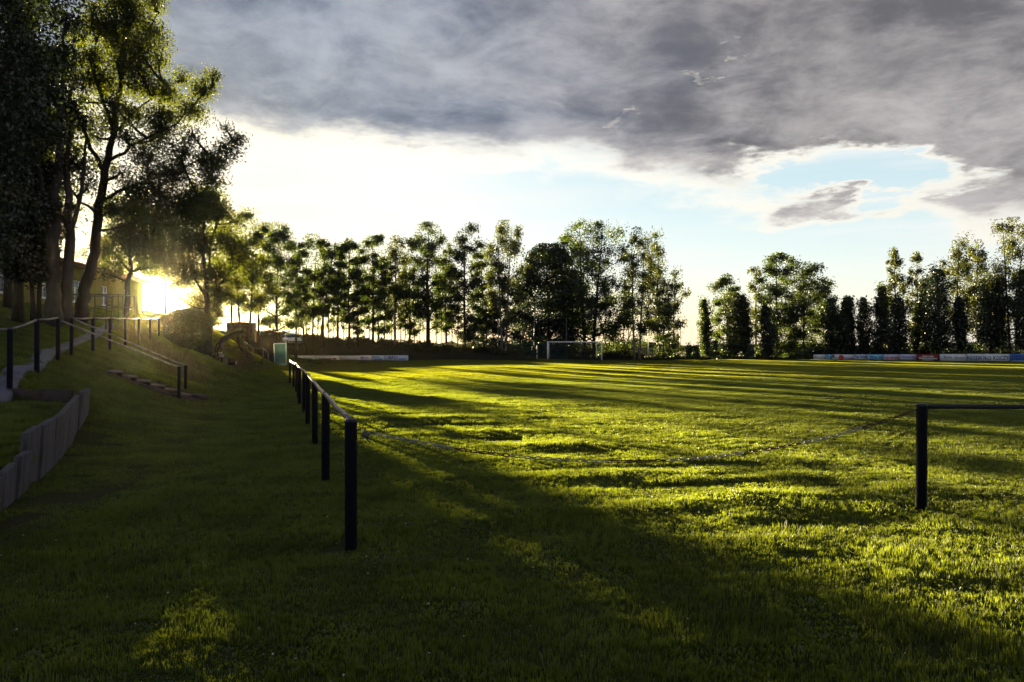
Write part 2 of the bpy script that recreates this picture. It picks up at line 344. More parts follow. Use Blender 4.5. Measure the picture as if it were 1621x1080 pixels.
# ------------------------------------------------------------------ terrain
CP = [  # x, y, z control points of the ground
 (0,-6,0),(-6,-6,0),(8,-6,0),(20,-6,0),(45,-6,0),(80,-6,0),(0,0,0),(5,0,0),(-3,0,0),(12,2,0),(0,6,0),(4,7.6,0),(8,7.6,0),(-1.3,6.1,0),(-3.2,12.6,-.04),(-4.2,15.7,-.06),(-5.2,18.8,-.09),(-6.3,22.4,-.17),(-8.2,29,-.25),(-10.4,35.5,-.30),
 (0,12,-.03),(6,12,-.03),(14,10,-.02),(25,10,0),(50,10,0),(90,10,0),(3,20,-.10),(12,20,-.10),(30,20,-.1),(60,20,-.1),(0,30,-.22),(12,32,-.25),(30,32,-.25),(60,35,-.3),(100,35,-.3),
 (-5,45,-.38),(10,48,-.42),(30,50,-.45),(60,55,-.5),(100,60,-.5),(-10,60,-.5),(10,65,-.58),(35,70,-.62),(70,72,-.6),(0,78,-.66),(-12,78,-.62),(20,85,-.72),(45,85,-.72),(75,85,-.7),(-12,88,-.72),(-24,88,-.72),(5,95,-.75),(25,98,-.75),(50,98,-.75),(80,95,-.7),
 (-17,57,-.35),(-18.5,61,-.38),(-14,44,-.28),(-11,39,-.3),
 # path side of the bank
 (-4,4,0),(-5.0,7.4,0),(-6.6,11.4,.0),(-7.6,13.8,.05),(-8.6,17,.02),(-9.2,20,.0),(-9.5,22,-.03),(-11.0,27,-.08),(-13.2,34,-.10),(-16.8,42,.0),(-20.6,50,.1),(-20,65,-.38),(-23.5,66,-.1),(-25,78,-.5),(-15,50,-.3),
 # left of the wall
 (-5.5,3,.1),(-8,5,.22),(-9,9,.28),(-8.6,12,.30),(-12,2,.4),(-20,0,1.2),(-20,12,1.6),(-14,10,1.0),
 # crest with the railing
 (-9.7,14.9,.93),(-9.0,12.9,.36),(-10.6,13.0,.45),(-9.9,15.8,1.05),(-11.7,19.5,1.20),(-12.3,21,1.28),(-13.9,25,1.40),(-15.1,29,1.52),(-16.3,33,1.62),(-17.7,38,1.78),(-16.1,36.8,1.45),(-21,45,2.3),(-25,52,2.3),(-24,60,2.2),
 (-10.6,20.9,.62),(-10.6,24.5,.45),(-12.3,28.5,.62),(-15.0,34.5,.70),(-18.5,42.5,.9),(-22.8,52,1.0),
 # upper lawn, building yard
 (-14,19,1.75),(-16,24,2.3),(-18,30,2.75),(-19.5,36,2.85),(-21,44,2.95),(-23,54,3.0),(-28,35,3.0),(-30,50,3.05),(-45,30,3.1),(-45,55,3.3),(-24,22,2.6),(-36,12,2.6),(-26,65,2.6),(-33,68,3.0),(-30,80,1.6),(-50,80,3.6),(-34,90,2.4),(-28,72,1.2),
 # bank behind the boards and the hill with the tree row
 (-27,92,.3),(-20,92,-.2),(-13,92.5,-.45),(-27.5,96,1.15),(-20,97,.45),(-12,98,.05),(-4,100,-.2),(2,103,-.55),(-37,105,2.5),(-27,112,1.5),(-17,115,.7),(-8,115,0),(0,118,-.3),(10,115,-.9),(30,115,-.9),(60,112,-.8),(90,112,-.8),
 (-60,120,3.6),(-40,135,2.4),(-20,135,.6),(0,135,-.9),(30,135,-1.4),(80,135,-1.4),(120,100,-.7),(140,50,-.4),(-80,60,4),(-80,0,3.2),(-60,-10,2.5),(-30,-10,1.4)]
CPa = np.array(CP, float)
def _tps_fit(P, lam=.0008):
    X = P[:, :2]/40; n = len(X); d = np.linalg.norm(X[:,None]-X[None], axis=2); K = np.where(d > 0, d*d*np.log(d+1e-12), 0) + lam*np.eye(n)
    A = np.zeros((n+3, n+3)); A[:n,:n] = K; A[:n,n:n+1] = 1; A[:n,n+1:] = X; A[n:n+1,:n] = 1; A[n+1:,:n] = X.T
    return X, np.linalg.solve(A, np.concatenate([P[:,2], np.zeros(3)]))
_TX, _TW = _tps_fit(CPa)
_wv = [(rng.uniform(0, 2*math.pi), rng.uniform(0, 2*math.pi), k) for k in np.concatenate([rng.uniform(.5, 1.6, 12), rng.uniform(1.8, 4.5, 22), rng.uniform(5, 9, 16)])]
def bumps(x, y):
    z = np.zeros_like(x)
    for a, ph, k in _wv:
        amp = .0032/(k**.95) if k < 1.7 else .0056/(k**1.1)
        z = z + amp*np.sin(k*(x*math.cos(a)*.8 + y*math.sin(a)*1.25) + ph + 1.3*np.sin(.37*x+ph)+1.1*np.sin(.31*y-ph))
    return z
def ruts(x, y):
    """worn dents and ridges in the corner of the pitch"""
    z = np.zeros_like(x)
    for px, d, wx, wy, h in [(700,15.2,1.4,.22,-.10),(790,13.4,.8,.22,-.12),(690,16.6,2.2,.3,.07),(640,17.5,1.2,.25,-.07),(850,12.2,1.2,.25,.07),(905,11.4,.9,.2,-.07),(1060,9.6,1.1,.2,.05),(1090,8.9,.8,.16,-.06),(980,10.0,1.0,.16,-.05),(1180,9.3,1.0,.16,.05),(720,14.0,1.2,.22,.06),(880,9.4,1.2,.3,.05),(1240,8.2,1.4,.2,.045),(1000,7.6,1.2,.2,.05),(1300,7.0,.9,.16,-.05),(560,6.3,1.0,.4,-.05)]:
        cx = at(px, d)
        z = z + .5*h*np.exp(-((x-cx)/wx)**2 - ((y-d - .25*(x-cx))/wy)**2)
    return z
def ground(x, y, fine=True):
    x = np.asarray(x, float); y = np.asarray(y, float); sh = x.shape; x = x.ravel(); y = y.ravel()
    xc = np.clip(x, -78, 138); yc = np.clip(y, -10, 133)
    Q = np.stack([xc, yc], 1)/40; z = np.empty(len(Q))
    for i in range(0, len(Q), 20000):
        d = np.linalg.norm(Q[i:i+20000,None]-_TX[None], axis=2); U = np.where(d > 0, d*d*np.log(d+1e-12), 0)
        z[i:i+20000] = U @ _TW[:-3] + _TW[-3] + Q[i:i+20000] @ _TW[-2:]
    # beyond the mapped plot the land falls away to a valley
    over = np.maximum(0, y-133)
    z = z - 13*(1-np.exp(-(over/160)**1.5)) * 1.0
    z = np.where(over > 0, z*np.exp(-over/250) + (1-np.exp(-over/250))*(-14), z)
    if fine:
        w = np.clip((140-y)/40, 0, 1)*np.clip((y+12)/4, 0, 1)
        flat = np.clip((y-30)/30, 0, 1)
        z = z + w*(1-.6*flat)*bumps(x, y)*1.15 + ruts(x, y)
    return z.reshape(sh)
def gz(x, y, fine=True): return float(ground(np.array([x]), np.array([y]), fine)[0])

def axis(lo, hi, knots):
    """non-uniform coordinates: knots = [(value, step)]"""
    v = [lo]
    while v[-1] < hi:
        st = np.interp(v[-1], [k[0] for k in knots], [k[1] for k in knots]); v.append(v[-1]+st)
    return np.array(v)
gx = axis(-1400, 1400, [(-1400,90),(-120,12),(-50,1.2),(-22,.35),(-12,.16),(8,.16),(20,.5),(80,1.5),(140,12),(1400,90)])
gy = axis(-120, 1700, [(-120,20),(-10,2),(2,.16),(16,.16),(40,.4),(110,1.0),(140,4),(300,20),(1700,60)])
GX, GY = np.meshgrid(gx, gy)
GZ = ground(GX, GY)
nx, ny = len(gx), len(gy)
idx = np.arange(nx*ny).reshape(ny, nx)
q = np.stack([idx[:-1,:-1], idx[:-1,1:], idx[1:,1:], idx[1:,:-1]], -1).reshape(-1, 4)
gme = mesh_np('ground', np.stack([GX, GY, GZ], -1), q, None, M['ground'], True)
BARE = [(at(555,6.3),6.05,.35,.2),(at(640,5.9),5.9,.4,.15),(at(790,13.4),13.4,.8,.28),(at(700,15.2),15.2,1.0,.2),(at(60,8.9)+.75,8.9,.45,1.1),(-6.6,10.6,.4,1.3),(-7.6,12.6,.4,.9),(-4.7,7.3,.4,1.0),(at(300,23),22.6,.5,.4)]
def bare(x, y):
    b = np.zeros_like(x)
    for cx, cy, a, c in BARE: b = np.maximum(b, np.exp(-((x-cx)/a)**2-((y-cy)/c)**2))
    return b
at_b = gme.attributes.new('bare', 'FLOAT', 'POINT'); at_b.data.foreach_set('value', np.clip(bare(GX, GY)*.6, 0, 1).ravel().astype(np.float32))
tag(link('ground', gme), kind='structure')

# far hills
def hill(name, d, x0, x1, ztop, amp, seed, m, base=-22, depth=160):
    r = np.random.default_rng(seed); xs = np.arange(x0, x1, 7.0); ph = r.uniform(0, 6.28, 8); ks = r.uniform(.004, .02, 4)
    top = ztop + amp*sum(np.sin(k*xs+p)/ (1+i*.4) for i, (k, p) in enumerate(zip(ks, ph))) + np.abs(r.normal(0, 1, len(xs)))*1.6
    rows = []
    for s, f in ((-1,0),(-.6,.55),(-.25,.9),(0,1),(.3,.85),(1,0)):
        rows.append(np.stack([xs + r.normal(0,2,len(xs)), np.full(len(xs), d + s*depth) + r.normal(0,4,len(xs)), base + (top-base)*f + (r.normal(0,1.3,len(xs)) if 0 < f < 1 else 0)], 1))
    V = np.concatenate(rows); n = len(xs); I = np.arange(len(V)).reshape(6, n)
    qq = np.stack([I[:-1,:-1], I[:-1,1:], I[1:,1:], I[1:,:-1]], -1).reshape(-1, 4)
    return tag(link(name, mesh_np(name, V, qq, None, m, False)), kind='structure')
M['hillnear'] = mat('wooded_hill', (.020,.036,.018), 1, (.030,.045,.02), .05, spec=0)
M['hillfar'] = mat('distant_wooded_hill', (.03,.05,.03), 1, (.06,.075,.04), .02, spec=0)
hill('wooded_hill', 620, -150, 118, -1.2, .9, 3, M['hillnear'])
hill('distant_hill', 1250, -1300, 1350, -5.5, 1.6, 5, M['hillfar'])

# ------------------------------------------------------------------ grass
def blade_tile(name, size, n, h0, h1, w, seed, m, lean=.45, clump=.5):
    r = np.random.default_rng(seed)
    x = r.uniform(-.5, .5, n)*size*1.12; y = r.uniform(-.5, .5, n)*size*1.12
    cl = np.zeros(n)
    for _ in range(5):
        a, b, p = r.integers(1, 5)*2*math.pi/size, r.integers(-4, 5)*2*math.pi/size, r.uniform(0, 6.28)
        cl += np.sin(a*x + b*y + p)
    cl = .5 + .5*np.clip(cl/2.4, -1, 1)
    keep = r.uniform(0, 1, n) < (1-clump) + clump*cl; x, y, cl = x[keep], y[keep], cl[keep]; n = len(x)
    h = (h0 + (h1-h0)*(cl*.6 + .4*r.uniform(0, 1, n)**2))
    a = r.uniform(0, 2*math.pi, n); b = r.uniform(0, 2*math.pi, n); l = r.uniform(.1, 1, n)*lean*h
    wd = w*r.uniform(.6, 1.2, n)/2
    dx, dy = np.cos(a)*wd, np.sin(a)*wd; lx, ly = np.cos(b)*l, np.sin(b)*l
    z0 = -.02
    V = np.stack([np.stack([x-dx, y-dy, np.full(n, z0)], 1), np.stack([x+dx, y+dy, np.full(n, z0)], 1),
                  np.stack([x+dx*.8+lx*.35, y+dy*.8+ly*.35, h*.6], 1), np.stack([x-dx*.8+lx*.35, y-dy*.8+ly*.35, h*.6], 1),
                  np.stack([x+lx, y+ly, h], 1)], 1).reshape(-1, 3)
    k = np.arange(n)*5
    o = bpy.data.objects.new(name, mesh_np(name, V, np.stack([k, k+1, k+2, k+3], 1), np.stack([k+3, k+2, k+4], 1), m))
    return o
def scatter(name, tiles, P, rot, scl, pick):
    """one object: tiles instanced on points by geometry nodes"""
    me = mesh_np(name, P); n = len(P)
    a = me.attributes.new('rot', 'FLOAT_VECTOR', 'POINT'); a.data.foreach_set('vector', np.asarray(rot, np.float32).ravel())
    a = me.attributes.new('scl', 'FLOAT_VECTOR', 'POINT'); a.data.foreach_set('vector', np.asarray(scl, np.float32).ravel())
    a = me.attributes.new('pick', 'INT', 'POINT'); a.data.foreach_set('value', np.asarray(pick, np.int32))
    o = link(name, me)
    ng = bpy.data.node_groups.new(name+'_nodes', 'GeometryNodeTree')
    ng.interface.new_socket('Geometry', in_out='INPUT', socket_type='NodeSocketGeometry'); ng.interface.new_socket('Geometry', in_out='OUTPUT', socket_type='NodeSocketGeometry')
    N = ng.nodes; L = ng.links; gi = N.new('NodeGroupInput'); go = N.new('NodeGroupOutput'); ip = N.new('GeometryNodeInstanceOnPoints'); j = N.new('GeometryNodeJoinGeometry')
    for t in reversed(tiles):
        oi = N.new('GeometryNodeObjectInfo'); oi.inputs['Object'].default_value = t; oi.inputs['As Instance'].default_value = True; L.new(oi.outputs['Geometry'], j.inputs[0])
    L.new(gi.outputs[0], ip.inputs['Points']); L.new(j.outputs[0], ip.inputs['Instance']); ip.inputs['Pick Instance'].default_value = True
    def attr(nm, ty, sock):
        na = N.new('GeometryNodeInputNamedAttribute'); na.data_type = ty; na.inputs['Name'].default_value = nm; L.new(na.outputs['Attribute'], sock)
    attr('pick', 'INT', ip.inputs['Instance Index']); attr('scl', 'FLOAT_VECTOR', ip.inputs['Scale'])
    na = N.new('GeometryNodeInputNamedAttribute'); na.data_type = 'FLOAT_VECTOR'; na.inputs['Name'].default_value = 'rot'
    er = N.new('FunctionNodeEulerToRotation'); L.new(na.outputs['Attribute'], er.inputs[0]); L.new(er.outputs[0], ip.inputs['Rotation'])
    L.new(ip.outputs[0], go.inputs[0])
    md = o.modifiers.new('scatter', 'NODES'); md.node_group = ng
    return tag(o, kind='stuff')
def tile_points(x, y, size, seed, ntile, hvar=.25, spin=True, heightmap=None):
    r = np.random.default_rng(seed); e = .3*size
    z = ground(x, y); sx = (ground(x+e, y)-ground(x-e, y))/(2*e); sy = (ground(x, y+e)-ground(x, y-e))/(2*e)
    rot = np.zeros((len(x), 3)); turn = r.integers(0, 4, len(x))*math.pi/2
    for i in range(len(x)):
        nrm = Vector((-sx[i], -sy[i], 1)).normalized(); qd = Vector((0,0,1)).rotation_difference(nrm) @ Euler((0,0,turn[i])).to_quaternion()
        rot[i] = qd.to_euler()
    s = np.ones((len(x), 3)); hh = r.uniform(1-hvar, 1+hvar, len(x))
    if heightmap is not None: hh = hh*heightmap(x, y)
    s[:, 2] = hh
    return np.stack([x, y, z], 1), rot, s, r.integers(0, ntile, len(x))
BEDPOLY = [(-5.1,7.5),(-6.0,9.8),(-6.9,11.6),(-8.3,14.3),(-9.8,14.2),(-16,10),(-14,3),(-3.6,3.6)]   # planting bed behind the wall
def inpoly(x, y, P):
    ins = np.zeros(len(x), bool); n = len(P)
    for i in range(n):
        x1, y1 = P[i]; x2, y2 = P[(i+1) % n]
        c = ((y1 > y) != (y2 > y)) & (x < (x2-x1)*(y-y1)/(y2-y1+1e-12)+x1); ins ^= c
    return ins
def grid(x0, x1, y0, y1, s, jit=.12):
    X, Y = np.meshgrid(np.arange(x0, x1, s), np.arange(y0, y1, s)); X = X.ravel(); Y = Y.ravel()
    return X + rng.uniform(-jit, jit, len(X))*s, Y + rng.uniform(-jit, jit, len(Y))*s
def inview(x, y, m=2.0): return (np.abs(x) < y*.70 + m + 1.5) & (y > 0.5)
tA = [blade_tile('tile', .4, 1350, .018, .050, .0046, 10+i, M['grass'], .55, .65) for i in range(5)]
tA.append(blade_tile('tile', .4, 520, .012, .035, .017, 17, M['grass'], 1.3, .3)); tA.append(blade_tile('tile', .4, 900, .02, .07, .005, 18, M['grass'], .9, .8))
tB = [blade_tile('tile', .8, 1900, .022, .062, .009, 20+i, M['grass'], .5, .6) for i in range(4)]
tC = [blade_tile('tile', 2.0, 4200, .022, .052, .019, 30+i, M['grassfar'], .4, .45) for i in range(3)]
x, y = grid(-14, 14, .8, 11.2, .36); k = inview(x, y) & ~inpoly(x, y, BEDPOLY) & ~(rng.uniform(0, 1, len(x)) < bare(x, y)*.45); x, y = x[k], y[k]
def hm(x, y):   # taller unmown grass in front of the barrier and along its foot
    h = 1 + .2*np.clip((6.8-y)/3, 0, 1)*(x > -1) + .9*np.exp(-((y-7.45)/.35)**2)*(x > 3.6)
    return h*(1 - .35*np.clip(bare(x, y)*2, 0, 1)) * (1+.35*np.sin(2.1*x+1.7*np.sin(1.3*y))*np.sin(1.9*y+x))
scatter('foreground_grass', tA, *tile_points(x, y, .4, 1, 7, .3, heightmap=hm))
x, y = grid(-34, 34, 11, 42, .72); k = inview(x, y, 4) & (rng.uniform(0, 1, len(x)) > bare(x, y)) & ~inpoly(x, y, BEDPOLY); x, y = x[k], y[k]
def hm2(x, y):   # long grass on the bank
    z = ground(x, y, False); return 1 + 1.0*np.clip((z-.15)/.5, 0, 1)*np.clip((2.0-z)/.6, 0, 1)
scatter('pitch_grass', tB, *tile_points(x, y, .8, 2, 4, .22, heightmap=hm2))
def wooded(x, y): return ((y > 90.6) & (x < 3)) | ((y > 70) & (x < -.262*y - 4.5)) | (y > 100.5)
x, y = grid(-75, 100, 41.5, 112, 1.8); k = inview(x, y, 6) & ~((x < -22) & (y < 57) & (x > -40) & (y > 33)) & ~wooded(x, y); x, y = x[k], y[k]
scatter('distant_grass', tC, *tile_points(x, y, 2.0, 3, 3, .15))
tD = [blade_tile('tile', 2.0, 2600, .06, .34, .05, 40+i, M['leafshrub'], .9, .5) for i in range(3)]
x, y = grid(-75, 100, 66, 126, 1.7); k = inview(x, y, 6) & wooded(x, y); x, y = x[k], y[k]
scatter('undergrowth_and_unlit_grass', tD, *tile_points(x, y, 2.0, 4, 3, .4))  # undergrowth below the trees; on the bank its dark colour stands for unlit grass
# daisies
def daisy():
    mb = MB(); r = .011
    for i in range(7):
        a = i/7*6.283; mb.add([(0,0,.07),(r*math.cos(a-.3),r*math.sin(a-.3),.072),(r*1.2*math.cos(a),r*1.2*math.sin(a),.073),(r*math.cos(a+.3),r*math.sin(a+.3),.072)], [(0,1,2,3)])
    V = np.vstack(mb.V); return bpy.data.objects.new('tile', mesh_np('daisy', V, np.concatenate(mb.q), None, M['daisy']))
nd = 520; y = rng.uniform(2.8, 14, nd)**1.0; x = rng.uniform(-.75, .55, nd)*y; k = ~inpoly(x, y, BEDPOLY) & ((x < 1.0) | (rng.uniform(0,1,nd) < .35)); x, y = x[k], y[k]
scatter('daisies', [daisy()], np.stack([x, y, ground(x, y)-.01], 1), np.stack([rng.uniform(-.9,.4,len(x)), rng.uniform(-.5,.5,len(x)), rng.uniform(0,6,len(x))], 1), np.repeat(rng.uniform(.3,.6,(len(x),1)), 3, 1), np.zeros(len(x)))

# ------------------------------------------------------------------ barrier with chain gate
def round_post(name, x, y, h, r=.05, parent=None, z=None, cap=True):
    zb = gz(x, y) if z is None else z; mb = MB()
    jx, jy = .006*math.sin(7*x+y), .006*math.cos(5*y); mb.tube([(x+jx,y+jy,zb-.15),(x,y,zb+h-.03),(x,y,zb+h-.028),(x,y,zb+h-.008),(x,y,zb+h)], [r, r, r*1.06, r*1.06, r*.86], 20); return mb.build(name, M['navy'], parent, smooth=False), zb+h
FP = [(-1.30,6.12),(-2.26,9.20),(-3.28,12.6),(-4.24,15.75),(-5.16,18.8),(-6.22,22.2),(-7.22,25.6),(-8.25,29),(-9.3,32.3),(-10.4,35.5)]
t = thing('pitch_barrier', 'navy pipe barrier with steel handrail running away along left side of pitch', 'barrier', (FP[0][0], FP[0][1], gz(*FP[0])))
t['_o'] = tuple(t.location); tops = []
for i, (x, y) in enumerate(FP):
    zb = [0,0,-.05,-.05,-.08,-.16,-.24,-.25,-.29,-.3][i]
    hh = 1.05 + [0,-.01,.0,.0,-.01,.03,.02,.05,-.02,.04][i]
    o, zt = round_post('post', x, y, hh, .05, t, zb); tops.append((x, y, zt))
for a, b in zip(tops[:-1], tops[1:]):
    mb = MB(); pts = []
    for s in np.linspace(0, 1, 7):
        pts.append((a[0]+(b[0]-a[0])*s, a[1]+(b[1]-a[1])*s, (a[2]+(b[2]-a[2])*s)-.012 - .05*4*s*(1-s)*(.3+.7*random.random()**2 if 0 < s < 1 else 0)*.6))
    mb.tube(pts, .024, 10); mb.build('rail', M['rail'], t, True)
RP = [(4.11,7.60),(7.2,7.62),(10.3,7.64)]
t = thing('gate_side_barrier', 'navy pipe barrier with one post at right end of the chain', 'barrier', (RP[0][0], RP[0][1], 0)); t['_o'] = tuple(t.location)
for x, y in RP: round_post('post', x, y, 1.052, .052, t, 0)
mb = MB()
for a, b in zip(RP[:-1], RP[1:]):
    mb = MB(); mb.tube([(a[0]+.03,a[1],1.022),((a[0]+b[0])/2,(a[1]+b[1])/2,1.018),(b[0]-.03,b[1],1.020)], .0225, 12); mb.build('rail', M['navy'], t, True)
mb = MB(); mb.tube([(4.055,7.6,.985),(4.03,7.59,.985)], .008, 8); mb.build('chain_eye', M['lock'], t)
# chain
A = np.array((-1.19,6.10,.955)); B = np.array((4.035,7.59,.985)); SAG = .365
def chain_p(s): return A + (B-A)*s + np.array((0,0,-SAG*4*s*(1-s)))
ss = np.linspace(0, 1, 2000); pp = np.array([chain_p(s) for s in ss]); L = np.concatenate([[0], np.cumsum(np.linalg.norm(np.diff(pp, axis=0), axis=1))])
pitch = .0475; nlk = int(L[-1]/pitch)
ct = thing('barrier_chain', 'red and white plastic chain sagging between the two barrier posts', 'chain', tuple(A)); ct['_o'] = tuple(A)
def link_mesh(nm, m):
    mb = MB(); hl, hw, r = .0305, .0175, .0052; pts = []
    for i in range(12):
        a = i/12*2*math.pi; cx = (hl-hw)*(1 if math.cos(a) > 0 else -1); pts.append((cx + (hw-r)*math.cos(a), (hw-r)*math.sin(a), 0))
    mb.tube(pts, r, 5, closed=True); return mesh_np(nm, np.vstack(mb.V), np.concatenate(mb.q), None, m, True)
lr, lw = link_mesh('red_link', M['red']), link_mesh('white_link', M['zinc'])
for i in range(nlk):
    s0 = np.interp((i+.5)*pitch, L, ss); p = chain_p(s0); d = Vector(chain_p(min(1, s0+.004))-chain_p(max(0, s0-.004)))
    px = 810 + F*p[0]/p[1]
    dark = (715 < px < 815) or (960 < px < 1055) or (1180 < px < 1270) or px > 1365
    o = bpy.data.objects.new('link', lr if dark else lw); C.objects.link(o); o.parent = ct
    o.location = Vector(p) - Vector(A)
    o.rotation_euler = (d.to_track_quat('X', 'Z') @ Euler(((math.pi/2 if i % 2 else 0)+.35+random.uniform(-.25,.25), 0, 0)).to_quaternion()).to_euler()
# padlock
t = thing('padlock', 'dark padlock with hanging key loop joining chain to left gate post', 'padlock', (-1.20,6.10,.93)); t['_o'] = tuple(t.location)
mb = MB(); mb.tube([(-1.255,6.11,.965),(-1.215,6.10,.968)], .007, 8); mb.build('eye_bolt', M['rail'], t)
mb = MB(); mb.tube([(-1.20+.020*math.cos(a), 6.09, .962+.024*math.sin(a)) for a in np.linspace(-.2, math.pi+.2, 11)], .0055, 8); mb.build('shackle', M['lock'], t, True)
mb = MB(); mb.box((-1.172,6.09,.925), (.052,.024,.05), ry=.5); mb.box((-1.165,6.09,.915), (.03,.028,.03), ry=.9); mb.build('lock_body', M['lock'], t)
mb = MB(); mb.tube([(-1.207+.009*math.cos(a), 6.09, .893+.034*math.sin(a)) for a in np.linspace(0, 2*math.pi, 15)[:-1]], .0035, 6, closed=True); mb.build('key_loop', M['lock'], t, True)
mb = MB(); mb.box((-1.150,6.088,.877), (.032,.006,.012), ry=.6); mb.build('key', M['lock'], t)

# ------------------------------------------------------------------ left retaining wall and planting bed
WB = [(7.10,-4.90,.30),(7.45,-5.05,.36),(8.03,-5.30,.38),(8.47,-5.47,.45),(9.12,-5.74,.665),(9.80,-6.00,.675),(10.65,-6.38,.68),(11.55,-6.82,.69),(12.55,-7.30,.70),(13.45,-7.75,.71),(14.55,-8.22,.77)]
t = thing('retaining_wall', 'stepped wall of grey upright slabs holding the raised bed, left foreground', 'wall', (-5.05,7.45,0)); t['_o'] = tuple(t.location)
pre = [(5.2,-4.1,.28),(5.8,-4.35,.30),(6.45,-4.62,.31)]
full = pre + WB
for i in range(len(full)-1):
    (d0, x0, _), (d1, x1, zt) = full[i], full[i+1]
    if i+1 < len(full): zt = full[i+1][2]
    a = Vector((x0, d0, 0)); b = Vector((x1, d1, 0)); dr = (b-a).normalized(); nrm = Vector((dr.y, -dr.x, 0))   # towards the path
    Lk = (b-a).length - random.uniform(.015,.035); off = random.uniform(-.018, .018); lean = random.uniform(.05, .09); c = (a+b)/2 + nrm*off
    zb = -.25; top = zt + random.uniform(-.008, .008); slope = random.uniform(-.006, .014); th = .085
    P = []
    for (u, zz) in ((-1, zb), (1, zb), (1, top+slope), (-1, top-slope)):
        for v in (-1, 1):
            p = c + dr*(u*Lk/2) + nrm*(v*th/2 + lean*(zz-.0)); P.append((p.x, p.y, zz))
    mb = MB(); mb.add(P, [(1,3,5,7),(0,6,4,2),(6,7,5,4),(0,2,3,1),(0,1,7,6),(3,2,4,5)])
    o = mb.build('slab', M['plank'], t)
    bv = o.modifiers.new('bevel', 'BEVEL'); bv.width = .012; bv.segments = 2
t = thing('plank_edging', 'low dark plank wall closing the far end of the raised bed', 'wall', (-9.1,14.25,.6)); t['_o'] = tuple(t.location)
for x0, x1, zt in ((-10.1,-9.42,.79),(-9.41,-8.86,.775),(-8.85,-8.24,.76)):
    mb = MB(); mb.beam((x0, 14.28-.02*(x0+10), .56), (x1, 14.28-.02*(x1+10), .54), .05, .46); o = mb.build('plank', M['plankdark'], t)
# bed
gxx, gyy = np.meshgrid(np.arange(-15, -3.4, .2), np.arange(3.4, 14.3, .2))
def bed_z(x, y): return np.clip(.22 + .04*(y-5.5), .2, .38) + .05*np.clip(-6-x, 0, 6) + .03*np.sin(3*x+y)*np.sin(2.3*y) + .02*np.sin(7*x)*np.sin(6*y+x)
bi = inpoly(gxx.ravel(), gyy.ravel(), [(p[0]-.06, p[1]) for p in BEDPOLY]).reshape(gxx.shape)
I = np.arange(gxx.size).reshape(gxx.shape); kk = bi[:-1,:-1] & bi[1:,1:] & bi[1:,:-1] & bi[:-1,1:]
qq = np.stack([I[:-1,:-1], I[:-1,1:], I[1:,1:], I[1:,:-1]], -1)[kk]
tag(link('planting_bed', mesh_np('planting_bed', np.stack([gxx, gyy, np.maximum(bed_z(gxx, gyy), ground(gxx, gyy)*0-9)], -1), qq, None, M['ground'], True)), kind='structure')
x, y = grid(-14, -3.6, 3.6, 14.2, .36); k = inpoly(x, y, [(p[0]-.18, p[1]) for p in BEDPOLY]); x, y = x[k], y[k]
P = np.stack([x, y, bed_z(x, y)], 1); n = len(x)
scatter('bed_grass', tA, P, np.stack([np.zeros(n), np.zeros(n), rng.integers(0,4,n)*math.pi/2], 1), np.stack([np.ones(n), np.ones(n), rng.uniform(.8,1.7,n)], 1), rng.integers(0, 5, n))

# ------------------------------------------------------------------ path, stair, railings on the bank
pl = np.array([(-8.9,12.6),(-9.75,14.6),(-10.9,17.2),(-12.15,19.7),(-13.2,22.3),(-14.6,25.4),(-16.2,29.5),(-18.0,34.0)])
s_ = np.linspace(0, len(pl)-1, 60); cx = np.interp(s_, range(len(pl)), pl[:,0]); cy = np.interp(s_, range(len(pl)), pl[:,1])
tx, ty = np.gradient(cx), np.gradient(cy); ln = np.hypot(tx, ty); nx_, ny_ = ty/ln, -tx/ln
V = []
for w_, dz in ((-.22,-.06),(-.20,.075),(-.1,.08),(.1,.08),(.20,.075),(.22,-.06)):
    X_, Y_ = cx+nx_*w_, cy+ny_*w_; V.append(np.stack([X_, Y_, ground(cx, cy, False)*.7 + ground(X_, Y_, False)*.3 + dz], 1))
V = np.stack(V, 1).reshape(-1, 3); I = np.arange(len(V)).reshape(60, 6); qq = np.stack([I[:-1,:-1], I[:-1,1:], I[1:,1:], I[1:,:-1]], -1).reshape(-1, 4)
tag(link('path', mesh_np('path', V, qq[:, ::-1], None, M['path'])), kind='structure')

t = thing('bank_railing', 'navy tube railing along top of grassy bank left of the stair', 'railing', (-8.9,13.5,.87)); t['_o'] = tuple(t.location)
LP = [(-11.6,11.8,.80),(-9.5,14.35,.82),(-9.87,15.75,1.04),(-11.68,19.5,1.20)]
tp = []
for x, y, z in LP: o, zt = round_post('post', x, y, 1.10, .052, t, z); tp.append((x, y, zt))
tp[0] = (-11.6,11.8,1.88)
for a, b in zip(tp[:-1], tp[1:]):
    mb = MB(); mb.tube([np.array(a)+(0,0,-.02), (np.array(a)+np.array(b))/2+(0,0,-.035), np.array(b)+(0,0,-.02)], .024, 10); mb.build('rail', M['rail'], t, True)
t = thing('stair_handrail', 'near sloping handrail of the bank stair with its bottom post', 'handrail', (-9.44,21.5,0)); t['_o'] = tuple(t.location)
o, zt = round_post('post', -9.44, 21.5, .985, .05, t, -.02)
mb = MB(); mb.tube([(-11.66,19.53,2.22), (-9.62,21.36,1.02), (-9.44,21.5,.95)], .024, 10); mb.build('rail', M['rail'], t, True)
t = thing('stair_handrail', 'far sloping handrail of the bank stair with its bottom post', 'handrail', (-9.9,23,0)); t['_o'] = tuple(t.location)
o, zt = round_post('post', -9.90, 23.0, .95, .05, t, 0)
mb = MB(); mb.tube([(-12.18,21.03,2.30), (-10.1,22.8,1.04), (-9.9,23,.94)], .024, 10); mb.build('rail', M['rail'], t, True)
